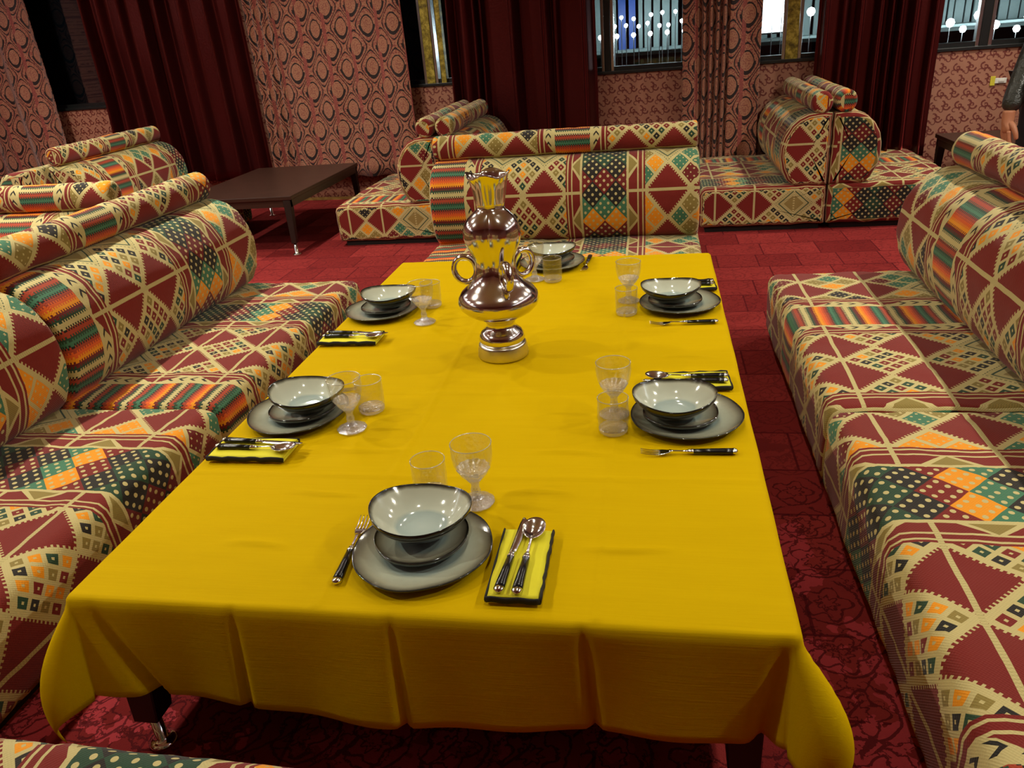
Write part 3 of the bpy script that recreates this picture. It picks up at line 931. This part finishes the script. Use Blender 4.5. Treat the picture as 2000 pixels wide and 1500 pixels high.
# ------------------------------------------------------------------ tablecloth
def build_cloth():
    D = .247; r = .014
    def axis(a, b):
        xs = []
        n1 = 16
        for i in range(n1, 0, -1): xs.append(a - D * i / n1)
        n2 = int((b - a) / .008)
        for i in range(n2 + 1): xs.append(a + (b - a) * i / n2)
        for i in range(1, n1 + 1): xs.append(b + D * i / n1)
        # extra samples on the rounded edge
        xs += [a - .004, a - .009, b + .004, b + .009, a + .006, b - .006]
        return sorted(xs)
    X, Y = axis(TX0, TX1), axis(TY0, TY1)
    def hang(d):      # distance beyond edge -> (outward, down)
        if d <= 0: return 0, 0
        q = d / r
        if q < PI / 2: return r * math.sin(q), r * (1 - math.cos(q))
        return r, r + (d - r * PI / 2)
    verts = []
    creX = (-.79, -.475, -.125)
    creY = (1.50, 1.95, 2.42, 2.88)
    for y in Y:
        for x in X:
            a = x - TX1 if x > TX1 else (TX0 - x if x < TX0 else 0)
            b = y - TY1 if y > TY1 else (TY0 - y if y < TY0 else 0)
            sx = 1 if x > TX1 else -1; sy = 1 if y > TY1 else -1
            bx, by = min(max(x, TX0), TX1), min(max(y, TY0), TY1)
            z = ZT
            if a == 0 and b == 0:
                z += .0015 * noise.noise(Vector((x * 3, y * 9, 1))) + .0012 * noise.noise(Vector((x * 8, y * 22, 4)))
                for c in creY:
                    z += .0034 * math.exp(-((y - c - .01 * noise.noise(Vector((x * 2, c, 0)))) / .007) ** 2)
                for c in (-.62, -.10):
                    z += .0030 * math.exp(-((x - c - .006 * noise.noise(Vector((y * 2, c, 0)))) / .006) ** 2)
                # short pinched wrinkles
                for wx, wy, L in ((-.26, 1.44, .10), (-.72, 1.62, .12), (-.83, 1.22, .09), (-.05, 1.25, .10), (.10, 2.2, .1), (-.75, 1.42, .10), (-.2, 1.62, .12), (-.9, 2.1, .1)):
                    if abs(x - wx) < L and abs(y - wy) < .04:
                        z += .0075 * math.cos((x - wx) / L * PI / 2) * math.exp(-((y - wy - .006 * math.sin(x * 20)) / .007) ** 2)
                verts.append((x, y, z)); continue
            rho = math.hypot(a, b)
            phi = math.atan2(b, a)
            out, dn = hang(rho)
            k = max(0, (rho - .03)) / (D * 1.41)
            cf = math.sin(2 * phi)
            flare = .022 * (rho / D) + ((.085 if sx < 0 else .092) if sy < 0 else .02) * (cf ** .8 if cf > 0 else 0) * math.sin(min(1.0, k) * PI * (.80 if sx < 0 else .96))
            tt = x if b > a else y
            flare += (.008 * math.sin(tt * 9) + .006 * math.sin(tt * 23 + 1)) * (rho / D) * (1 - cf)
            if b > 0 and a == 0:
                for c in creX:
                    flare += -.016 * math.exp(-((x - c - (.09 * (rho / D) * (c + .6) * .4)) / .010) ** 2) * (rho / D) ** .6
                # tucked pleats near both corners
                for c, dr in ((TX0 + .035, .10), (TX1 - .01, -.03)):
                    flare += -.03 * math.exp(-((x - c - dr * (rho / D)) / .018) ** 2) * (rho / D)
            out += flare
            z -= math.sqrt(max(0, dn * dn - flare * flare * .5)) if dn > flare else dn
            if a == 0 and b > 0:
                z += .012 * math.sin(x * 5.3 + .8) * (rho / D) ** 2
            ux, uy = math.cos(phi) * sx * (a > 0), math.sin(phi) * sy * (b > 0)
            if a == 0: ux, uy = 0, sy
            if b == 0: ux, uy = sx, 0
            # rounded table corner
            verts.append((bx + ux * out, by + uy * out, z))
    W = len(X); faces = []
    for j in range(len(Y) - 1):
        for i in range(W - 1):
            faces.append((j * W + i, j * W + i + 1, (j + 1) * W + i + 1, (j + 1) * W + i))
    o = mesh_obj('tablecloth', verts, faces, YEL)
    md = o.modifiers.new('thick', 'SOLIDIFY'); md.thickness = .0015; md.offset = 1
    tag(o, 'mustard yellow cloth spread over the low dining table, corners hanging down', 'tablecloth')
build_cloth()
ZC = ZT + .0042

# ------------------------------------------------------------------ silver vase
vz = thing('silver_vase', 'tall silver lobed vase with ring handles in the middle of the yellow cloth', 'vase', (-.472, 2.235, ZC), 0)
lathe('base', [(.0005, 0), (.079, 0), (.081, .006), (.079, .012), (.080, .018), (.0775, .023), (.0785, .029), (.0755, .034), (.0765, .040), (.071, .046), (.0005, .046)], SILVB, vz, 64)
def lob(th, z, i):
    if z < .235 or z > .475: 
        return 1
    k = min(1, (z - .235) / .06, (.475 - z) / .03)
    return 1 + .17 * k * (abs(math.cos(1.5 * (th + PI / 2 + PI / 3))) ** .9 * 1.4 - .85)
body = [(.068, .046), (.0725, .058), (.071, .072), (.062, .085), (.049, .094), (.044, .104), (.047, .116), (.062, .128), (.085, .140), (.106, .153), (.120, .168), (.126, .184), (.123, .201), (.112, .217),
        (.095, .231), (.080, .244), (.069, .258), (.061, .275), (.058, .292), (.058, .310), (.062, .328), (.070, .346), (.0785, .366), (.083, .388), (.0825, .408), (.077, .427), (.066, .444), (.053, .457), (.043, .466), (.041, .474)]
lathe('body', body, SILV, vz, 96, lob)
neck = [(.041, .470), (.043, .485), (.046, .505), (.049, .525), (.053, .545), (.059, .562), (.063, .568), (.061, .569), (.056, .560), (.049, .540), (.044, .51), (.040, .48)]
lathe('neck', neck, SILV, vz, 120, lambda th, z, i: 1 + .055 * abs(math.sin(4.5 * th)) * min(1, max(0, (z - .47) / .02)), lambda th, r, i: .006 * math.cos(4 * th) if i in (5, 6, 7) else 0)
for ang in (176, 42, -62):
    a = math.radians(ang); d = Vector((math.cos(a), math.sin(a), 0)); c = d * .098 + Vector((0, 0, .282))
    pts = [c + d * .036 * math.cos(q) + Vector((0, 0, 1)) * .040 * math.sin(q) for q in [2 * PI * k / 28 for k in range(28)]]
    bm = bmesh.new()
    # ring as closed tube in the radial plane
    sg = 10; side = d.cross(Vector((0, 0, 1)))
    rings = []
    for k in range(28):
        q = 2 * PI * k / 28; rad = d * math.cos(q) + Vector((0, 0, 1)) * math.sin(q)
        rings.append([bm.verts.new(pts[k] + rad * .0085 * math.cos(2 * PI * s / sg) + side * .012 * math.sin(2 * PI * s / sg)) for s in range(sg)])
    for k in range(28):
        A, B = rings[k], rings[(k + 1) % 28]
        for s in range(sg): bm.faces.new((A[s], A[(s + 1) % sg], B[(s + 1) % sg], B[s]))
    bm_obj('handle', bm, SILV, vz, True)

# ------------------------------------------------------------------ tableware
def wav(seed, amt, n=(3, 5, 8)):
    rnd = random.Random(seed); ph = [rnd.uniform(0, 6.28) for _ in n]
    return lambda th: sum(amt * math.sin(k * th + p) / (i + 1) for i, (k, p) in enumerate(zip(n, ph)))

def plate_mesh(name, R, h, mat, seed, parent=None, well=.62, ft=.55):
    wv_ = wav(seed, .012)
    prof = [(.0005, .006), (R * .3, .006), (R * well * .9, .006), (R * well, .0075), (R * (well + .08), .0105), (R * .82, h * .6), (R * .93, h * .86), (R * .985, h), (R, h + .001), (R * 1.0, h - .002), (R * .96, h - .005), (R * .8, h * .6 - .005), (R * (well + .06), .004), (R * ft, 0), (R * ft - .004, 0), (R * ft - .006, .002), (.0005, .002)]
    vm = [0, .3, .52, .60, .66, .80, .92, .985, 1.0, 1, 1, 1, 1, 1, 1, 1, 1]
    return lathe(name, prof, mat, parent, 72, lambda th, z, i: 1 + (wv_(th) if 5 <= i <= 11 else 0), lambda th, r, i: .12 * wv_(th + 1) * R if 5 <= i <= 11 else 0, vmap=vm)

def bowl_mesh(name, R, h, mat, seed, saddle=.012, ov=.05, parent=None, dark_in=False, rim_th=.004):
    wv_ = wav(seed, .008)
    pr = [(.0005, .009), (.30, .0095), (.48, .012), (.60, .02), (.72, None), (.84, None), (.94, None), (.985, None), (1.0, None)]
    prof = []; vm = []
    def curve(f): return .010 + (h - .010) * max(0, (f - .35) / .65) ** 1.75
    fs = [.0, .3, .45, .55, .65, .75, .84, .92, .97, 1.0]
    for f in fs: prof.append((max(.0005, f * R), curve(f))); vm.append(f)
    prof.append((R * 1.012, h + .0015)); vm.append(1.0)
    prof.append((R * 1.015, h - .003)); vm.append(1.05)
    for f in (.97, .90, .80, .70, .60, .50, .42): prof.append((f * R + .004, curve(f) - .006)); vm.append(1.1)
    prof += [(R * .38, 0.0), (R * .34, 0.0), (R * .32, .003), (.0005, .003)]; vm += [1.1] * 4
    def rm(th, z, i): return 1 + (ov * math.cos(2 * th) + wv_(th)) * min(1, max(0, (z - .01) / h))
    def zm(th, r, i): return (saddle * math.cos(2 * th)) * max(0, r / R - .4) / .6 if z_ok(i) else 0
    def z_ok(i): return 3 <= i <= 17
    return lathe(name, prof, mat, parent, 72, rm, zm, vmap=vm)

def glass_goblet():
    # outer profile up then inner profile down
    o = [(.0005, 0), (.031, 0), (.0325, .003), (.026, .0065), (.013, .011), (.0075, .018), (.0085, .026), (.0065, .034), (.0075, .042), (.013, .050), (.022, .060), (.030, .074), (.0345, .090), (.0365, .106), (.0372, .122)]
    i_ = [(.0362, .122), (.0353, .106), (.0325, .090), (.0275, .076), (.018, .064), (.008, .058), (.0005, .0565)]
    def rm(th, z, i):
        if i <= 14 and .055 < z < .126: return 1 + .07 * abs(math.cos(6 * th)) - .03
        if i <= 14 and .017 < z < .055: return 1 + .10 * abs(math.cos(4 * th))
        if i in (1, 2): return 1 + .03 * abs(math.cos(5 * th))
        return 1
    return o + i_, rm
def glass_tumbler():
    o = [(.0005, 0), (.026, 0), (.0295, .003), (.0305, .010), (.0315, .030), (.0325, .055), (.0330, .066), (.0336, .080)]
    i_ = [(.0325, .080), (.0318, .066), (.0305, .05), (.0292, .025), (.026, .014), (.0005, .012)]
    def rm(th, z, i):
        if i <= 7 and z < .074: return 1 + .08 * abs(math.cos(8 * th)) - .03
        return 1
    return o + i_, rm

STOCK = []   # hidden originals are not kept: first instance is the original
protos = {}
def place(kind, builder, label, loc, rz, cat, group):
    if kind not in protos:
        t = thing(kind, label, cat, loc, rz, group); builder(t); protos[kind] = t; return t
    return dup(protos[kind], label, loc, rz, group)

def b_plate(t): plate_mesh('body', .141, .020, CER, 3, t)
def b_soup(t): bowl_mesh('body', .094, .023, CER, 5, .002, .02, t)
def b_bowl(t): bowl_mesh('body', .100, .058, CERB, 8, .006, .045, t)
def facet(o): o.data.polygons.foreach_set('use_smooth', [False] * len(o.data.polygons))
def b_goblet(t):
    p, r = glass_goblet(); p = [(a * 1.2, b * 1.22) for a, b in p]
    facet(lathe('foot', p[:5] + [(.0005, .0136)], CRYB, t, 40, lambda th, z, i: 1 + .04 * abs(math.cos(5 * th))))
    facet(lathe('stem', [(a, b) for a, b in p[4:10]], CRYB, t, 24, lambda th, z, i: 1 + .12 * abs(math.cos(4 * th))))
    facet(lathe('bowl_base', p[9:12] + [(.026, .078), (.012, .071), (.0005, .070)], CRYB, t, 48, lambda th, z, i: 1 + .09 * abs(math.cos(6 * th)) - .04))
    q = p[11:15] + [(.0446, .1495)] + p[15:19]
    lathe('rim', [(.0444, .1485), (.0456, .1500), (.0444, .1512), (.0432, .1500)], CRYB, t, 48, closed=True)
    facet(lathe('bowl', [(a, b) for a, b in q] , CRY, t, 48, lambda th, z, i: (1 + .09 * abs(math.cos(6 * th)) - .04) if i < 3 else 1, closed=True))
def b_tumbler(t):
    p, r = glass_tumbler(); p = [(a * 1.16, b * 1.18) for a, b in p]
    facet(lathe('base', [(.0005, 0)] + p[1:4] + [(.033, .016), (.0005, .0145)], CRYB, t, 48, lambda th, z, i: 1 + .08 * abs(math.cos(8 * th)) - .03))
    lathe('rim', [(.0384, .0935), (.0396, .0950), (.0384, .0962), (.0372, .0950)], CRYB, t, 48, closed=True)
    facet(lathe('glass_wall', [p[3]] + p[4:8] + p[8:12] + [(.0335, .017)], CRY, t, 48, lambda th, z, i: (1 + .08 * abs(math.cos(8 * th)) - .03) if z < .074 and i < 5 else 1, closed=True))

def handle_parts(t, y0=-.11, y1=-.01, z=.006):
    bm = bmesh.new(); tube_mesh(bm, [(0, y0 + .010, z), (0, y0 + .03, z), (0, y0 + .06, z), (0, y1, z)], [(.0100, .0060), (.0096, .0060), (.0084, .0056), (.0070, .0050)], 12)
    bm_obj('handle', bm, BLKP, t, True)
    bm = bmesh.new(); tube_mesh(bm, [(0, y0 - .002, z), (0, y0 + .001, z), (0, y0 + .005, z), (0, y0 + .0101, z)], [(.003, .002), (.0075, .005), (.0102, .0062), (.0102, .0062)], 12)
    bm_obj('end_cap', bm, STEEL, t, True)
    bm = bmesh.new(); tube_mesh(bm, [(0, y1 - .0001, z), (0, y1 + .004, z), (0, y1 + .007, z), (0, y1 + .010, z), (0, y1 + .018, z)], [(.0078, .0054), (.0078, .0054), (.0058, .004), (.007, .0046), (.0035, .003)], 12)
    bm_obj('ferrule', bm, STEEL, t, True)

def sheet(bm, outline_fn, ny, nx, y0, y1, zf, th=.0014):
    """thin curved blade: half width w(y), height z(x,y)"""
    top, bot = [], []
    for j in range(ny + 1):
        y = y0 + (y1 - y0) * j / ny; w0, w1 = outline_fn(y)
        a, b = [], []
        for i in range(nx + 1):
            x = w0 + (w1 - w0) * i / nx
            a.append(bm.verts.new((x, y, zf(x, y) + th))); b.append(bm.verts.new((x, y, zf(x, y))))
        top.append(a); bot.append(b)
    for j in range(ny):
        for i in range(nx):
            bm.faces.new((top[j][i], top[j][i + 1], top[j + 1][i + 1], top[j + 1][i]))
            bm.faces.new((bot[j][i], bot[j + 1][i], bot[j + 1][i + 1], bot[j][i + 1]))
        bm.faces.new((top[j][0], top[j + 1][0], bot[j + 1][0], bot[j][0]))
        bm.faces.new((top[j][nx], bot[j][nx], bot[j + 1][nx], top[j + 1][nx]))
    for i in range(nx):
        bm.faces.new((top[0][i], bot[0][i], bot[0][i + 1], top[0][i + 1]))
        bm.faces.new((top[ny][i], top[ny][i + 1], bot[ny][i + 1], bot[ny][i]))

def b_knife(t):
    handle_parts(t)
    bm = bmesh.new()
    def out(y):
        f = (y - .006) / .114
        w = .0075 + .004 * math.sin(min(1, f) * PI * .8)
        if f > .75: w *= math.sqrt(max(0, 1 - ((f - .75) / .25) ** 2)) * .97 + .03
        return (-.006 * (1 if f < .8 else max(.15, 1 - (f - .8) * 2)), w * .9)
    sheet(bm, out, 16, 3, .006, .120, lambda x, y: .0055)
    bm_obj('blade', bm, STEEL, t, True)
def b_spoon(t):
    handle_parts(t)
    bm = bmesh.new(); tube_mesh(bm, [(0, .004, .006), (0, .022, .008), (0, .045, .0095), (0, .058, .008)], [(.0035, .0028), (.0028, .002), (.003, .0018), (.006, .0015)], 10)
    bm_obj('neck', bm, STEEL, t, True)
    bm = bmesh.new(); verts = []
    n, m_ = 28, 7
    def P(r, th, dz):
        x = .0235 * r * math.cos(th); y = .033 * r * math.sin(th) * (1.0 - .08 * math.sin(th)) + .085
        return (x, y, .0012 + .0095 * r * r + dz + .002 * (y - .085) / .03)
    T = [[bm.verts.new(P(max(.001, i / m_), 2 * PI * k / n, .0012)) for k in range(n)] for i in range(m_ + 1)]
    B = [[bm.verts.new(P(max(.001, i / m_), 2 * PI * k / n, 0)) for k in range(n)] for i in range(m_ + 1)]
    for i in range(m_):
        for k in range(n):
            l = (k + 1) % n
            bm.faces.new((T[i][k], T[i][l], T[i + 1][l], T[i + 1][k])); bm.faces.new((B[i][k], B[i + 1][k], B[i + 1][l], B[i][l]))
    for k in range(n): bm.faces.new((T[m_][k], T[m_][(k + 1) % n], B[m_][(k + 1) % n], B[m_][k]))
    bm_obj('spoon_bowl', bm, STEEL, t, True)
def b_fork(t):
    handle_parts(t)
    bm = bmesh.new(); tube_mesh(bm, [(0, .004, .006), (0, .020, .0065), (0, .038, .0075), (0, .046, .0075)], [(.0035, .0028), (.0027, .002), (.003, .0018), (.007, .0014)], 10)
    bm_obj('neck', bm, STEEL, t, True)
    zf = lambda x, y: .0062 - .0045 * math.sin((y - .04) / .07 * PI) + .0
    bm = bmesh.new()
    sheet(bm, lambda y: (-.0125 * min(1, .45 + (y - .044) * 30), .0125 * min(1, .45 + (y - .044) * 30)), 6, 6, .044, .070, zf)
    bm_obj('fork_head', bm, STEEL, t, True)
    for k in range(4):
        c = -.0108 + .0072 * k
        bm = bmesh.new(); sheet(bm, lambda y, c=c: (c - .0015 * (1 - (y - .069) * 12), c + .0015 * (1 - (y - .069) * 12)), 8, 1, .069, .113, zf)
        bm_obj('tine', bm, STEEL, t, True)
def b_napkin(t):
    L, Wd = .210, .100
    for k in range(3):
        bm = bmesh.new()
        z0 = .0005 + k * .0042
        def zf(x, y, k=k, z0=z0):
            return z0 + .0006 * math.sin(y * 60 + k * 2) + .0008 * math.sin(x * 40 + k) + (.0012 if k else 0)
        sheet(bm, lambda y, k=k: (-Wd / 2 + .001 * k + .0008 * math.sin(y * 70 + k), Wd / 2 - .001 * k + .0012 * math.sin(y * 55 + k * 2)), 20, 8, -L / 2 + .001 * k, L / 2 - .002 * k, zf, .0028)
        bm_obj('fold_layer', bm, NAPY, t, True)
    for nm, pts in (('side_hem', [(Wd / 2 + .001 * math.sin(q * 9), -L / 2 + L * q / 14, .0075 + .0015 * math.sin(q * 1.7)) for q in range(15)]),
                    ('end_hem', [(-Wd / 2 + Wd * q / 10, -L / 2 - .001, .0075 + .0015 * math.sin(q * 1.3)) for q in range(11)]),
                    ('side_hem', [(-Wd / 2 - .0005, -L / 2 + L * q / 14, .006 + .001 * math.sin(q * 1.1)) for q in range(15)])):
        bm = bmesh.new(); tube_mesh(bm, pts, (.0028, .0072), 8)
        tag(bm_obj(nm, bm, NAPB, t, True), 'black hem')

def setting(px, py, rz, where, tilt=(0, 0), bowl_rz=0., fork=True, nap=True, gob=(.072, .185), tum=(-.036, .205), bow=(-.01, .03), fk=(-.153, .002, 8), napo=(.206, -.034, 0), kn=(.006, .02), plate_dz=0):
    c, s = math.cos(rz), math.sin(rz)
    def W(x, y, z=0): return (px + c * x - s * y, py + s * x + c * y, ZC + z)
    place('dinner_plate', b_plate, 'grey green dinner plate with dark rim, %s' % where, W(0, 0), rz, 'plate', 'dinner plates')
    place('soup_plate', b_soup, 'small deep grey plate under the bowl, %s' % where, W(bow[0] * .5, bow[1] * .5, .0075), rz, 'plate', 'deep plates between bowl and dinner plate')
    b = place('soup_bowl', b_bowl, 'pale celadon bowl with black outside, %s' % where, W(bow[0], bow[1], .0215), rz + bowl_rz, 'bowl', 'celadon bowls')
    b.rotation_euler = (tilt[0], tilt[1], rz + bowl_rz)
    if nap:
        nx, ny, nr = napo
        place('napkin', b_napkin, 'folded yellow napkin with black hem, %s' % where, W(nx, ny, .0026), rz + math.radians(nr), 'napkin', 'folded napkins')
        zt = .0170
        place('table_knife', b_knife, 'black handled knife on the napkin, %s' % where, W(nx - .020, ny + .012, zt), rz + math.radians(nr - 4), 'knife', 'table knives')
        place('table_spoon', b_spoon, 'black handled spoon on the napkin, %s' % where, W(nx + .010, ny + .010, zt), rz + math.radians(nr - 2), 'spoon', 'table spoons')
    if fork: place('table_fork', b_fork, 'black handled fork on the cloth, %s' % where, W(fk[0], fk[1]), rz + math.radians(fk[2]), 'fork', 'table forks')
    place('crystal_goblet', b_goblet, 'cut crystal stemmed goblet, %s' % where, W(*gob), rz, 'glass', 'crystal goblets')
    place('crystal_tumbler', b_tumbler, 'cut crystal tumbler, %s' % where, W(*tum), rz + .1, 'glass', 'crystal tumblers')

setting(-.457, 1.211, 0, 'front place nearest the camera', tilt=(-.03, .03), bow=(-.012, .045), fk=(-.153, .0, 4))
setting(-.984, 1.801, -H_, 'left side place nearest the camera', tilt=(.0, .05), bowl_rz=H_)
setting(.082, 1.794, H_, 'right side place nearest the camera', gob=(.026, .184), tum=(-.066, .182), fk=(-.172, -.0, 2), napo=(.21, -.02, 4), bowl_rz=H_)
setting(-1.015, 2.655, -H_, 'left side place at the far end', gob=(.119, .199), tum=(-.058, .181), napo=(.288, -.02, 0), bowl_rz=H_)
setting(.091, 2.668, H_, 'right side place at the far end', gob=(.056, .18), tum=(-.08, .184), fk=(-.185, -.01, 2), napo=(.19, -.03, 4), bowl_rz=H_)
setting(-.429, 3.220, PI, 'place at the far table end behind the vase', gob=(.049, .205), tum=(-.028, .225), fk=(-.15, .0, -3), bow=(.0, .0))

# ------------------------------------------------------------------ person at the right edge
def skin_body(name, joints, edges, mat, parent, levels=2, root=0):
    me = bpy.data.meshes.new(name)
    me.from_pydata([j[0] for j in joints], edges, [])
    me.materials.append(mat)
    o = bpy.data.objects.new(name, me); COL.objects.link(o); o.parent = parent
    md = o.modifiers.new('skin', 'SKIN')
    lay = me.skin_vertices[0].data if me.skin_vertices else None
    if lay is None:
        return o
    for i, j in enumerate(joints):
        r = j[1]; lay[i].radius = r if isinstance(r, tuple) else (r, r)
        lay[i].use_root = (i == root)
    md.use_smooth_shade = True
    sb = o.modifiers.new('sub', 'SUBSURF'); sb.levels = levels; sb.render_levels = levels
    return o
def with_skin(me):
    bm = bmesh.new(); bm.from_mesh(me); bm.verts.layers.skin.verify(); bm.to_mesh(me); bm.free()

def skinned(name, joints, edges, mat, parent, levels=2, root=0):
    me = bpy.data.meshes.new(name)
    me.from_pydata([j[0] for j in joints], edges, []); with_skin(me); me.materials.append(mat)
    o = bpy.data.objects.new(name, me); COL.objects.link(o); o.parent = parent
    md = o.modifiers.new('skin', 'SKIN'); md.use_smooth_shade = True
    lay = me.skin_vertices[0].data
    for i, j in enumerate(joints):
        r = j[1]; lay[i].radius = r if isinstance(r, tuple) else (r, r); lay[i].use_root = (i == root)
    sb = o.modifiers.new('sub', 'SUBSURF'); sb.levels = levels; sb.render_levels = levels
    return o

PX, PY = 1.77, 3.90
pr = thing('person', 'person in a black leather jacket standing at the right edge, hand hanging down', 'person', (PX, PY, 0))
# local frame: faces -y (towards the camera); the arm in view is on the -x side
skinned('trousers', [((0, 0, .94), .15), ((-.09, 0, .90), .105), ((-.10, -.005, .50), .068), ((-.10, .01, .10), .052), ((-.10, -.02, .05), .055), ((-.10, -.15, .035), .038),
                     ((.09, 0, .90), .105), ((.10, -.005, .50), .068), ((.10, .01, .10), .052), ((.10, -.02, .05), .055), ((.10, -.15, .035), .038)],
        [(0, 1), (1, 2), (2, 3), (3, 4), (4, 5), (0, 6), (6, 7), (7, 8), (8, 9), (9, 10)], JEAN, pr, 1)
skinned('shirt', [((.02, 0, .84), (.155, .11)), ((.02, 0, .98), (.15, .11)), ((.01, 0, 1.2), (.15, .11)), ((0, 0, 1.42), (.12, .09))], [(0, 1), (1, 2), (2, 3)], SHIRT, pr, 1)
skinned('leather_jacket', [((.02, .012, .96), (.165, .12)), ((0, .012, 1.15), (.165, .12)), ((0, .01, 1.36), (.17, .115)), ((0, .01, 1.46), (.09, .08)),
                     ((-.13, .01, 1.42), .075), ((-.13, .04, 1.27), .060), ((-.135, .05, 1.15), .055), ((-.205, -.02, .99), .048), ((-.255, -.075, .865), .042),
                     ((.19, .01, 1.42), .075), ((.26, .02, 1.2), .058), ((.27, -.02, .96), .045), ((.27, -.04, .87), .042)],
        [(0, 1), (1, 2), (2, 3), (2, 4), (4, 5), (5, 6), (6, 7), (7, 8), (2, 9), (9, 10), (10, 11), (11, 12)], LEATH, pr, 2)
# head and neck
hd = skinned('head', [((0, .01, 1.48), .055), ((0, .0, 1.56), .058), ((0, -.01, 1.64), (.078, .09)), ((0, .0, 1.72), (.078, .092)), ((0, .005, 1.77), (.05, .06))], [(0, 1), (1, 2), (2, 3), (3, 4)], SKIN, pr, 2)
skinned('hair', [((0, .03, 1.66), (.075, .08)), ((0, .02, 1.74), (.083, .092)), ((0, .01, 1.80), (.055, .06))], [(0, 1), (1, 2)], HAIR, pr, 2)
for nm, P_, R_, mt in (('nose', (0, -.105, 1.655), (.014, .018, .024), SKIN), ('mouth', (0, -.093, 1.612), (.024, .010, .006), simple('lips', srgb(150, 80, 70), .5)), ('ear', (-.082, .0, 1.655), (.010, .020, .032), SKIN), ('ear', (.082, .0, 1.655), (.010, .020, .032), SKIN), ('eye', (-.031, -.088, 1.675), (.014, .010, .009), WHITE), ('eye', (.031, -.088, 1.675), (.014, .010, .009), WHITE)):
    bm = bmesh.new(); bmesh.ops.create_uvsphere(bm, u_segments=16, v_segments=10, radius=1, matrix=Matrix.Translation(P_) @ Matrix.Diagonal((*R_, 1)))
    bm_obj(nm, bm, mt, pr, True)
def hand(sx, wx, wy, wz):
    """hanging relaxed hand, fingers curling forward; thumb on the front side"""
    o = Vector((wx, wy, wz))
    def q(x, y, z): return tuple(o + Vector((sx * x, y, z)))
    J = [(q(0, 0, .03), (.028, .024)), (q(0, 0, 0), (.027, .022)), (q(0, -.004, -.035), (.020, .036)), (q(0, -.006, -.07), (.016, .038))]
    E = [(0, 1), (1, 2), (2, 3)]
    skinned('palm', J, E, SKIN, pr, 2, root=1)
    for k, (dy, L) in enumerate(((-.034, .070), (-.012, .080), (.010, .074), (.030, .060))):
        b0_ = (.0, dy - .003, -.070)
        pts = [(b0_[0] - .002, b0_[1], b0_[2] + .02), b0_, (b0_[0] + .006, b0_[1] - .004, b0_[2] - L * .42), (b0_[0] + .020, b0_[1] - .006, b0_[2] - L * .74), (b0_[0] + .038, b0_[1] - .006, b0_[2] - L * .92)]
        skinned('finger', [(q(*pts[0]), .0095), (q(*pts[1]), .0098), (q(*pts[2]), .0088), (q(*pts[3]), .0078), (q(*pts[4]), .0062)], [(0, 1), (1, 2), (2, 3), (3, 4)], SKIN, pr, 2)
    pts = [(.004, -.018, -.018), (.012, -.040, -.034), (.020, -.054, -.062), (.026, -.056, -.088)]
    skinned('thumb', [(q(*pts[0]), .013), (q(*pts[1]), .0125), (q(*pts[2]), .0105), (q(*pts[3]), .008)], [(0, 1), (1, 2), (2, 3)], SKIN, pr, 2)
hand(1, -.255, -.082, .845)
hand(-1, .27, -.045, .85)
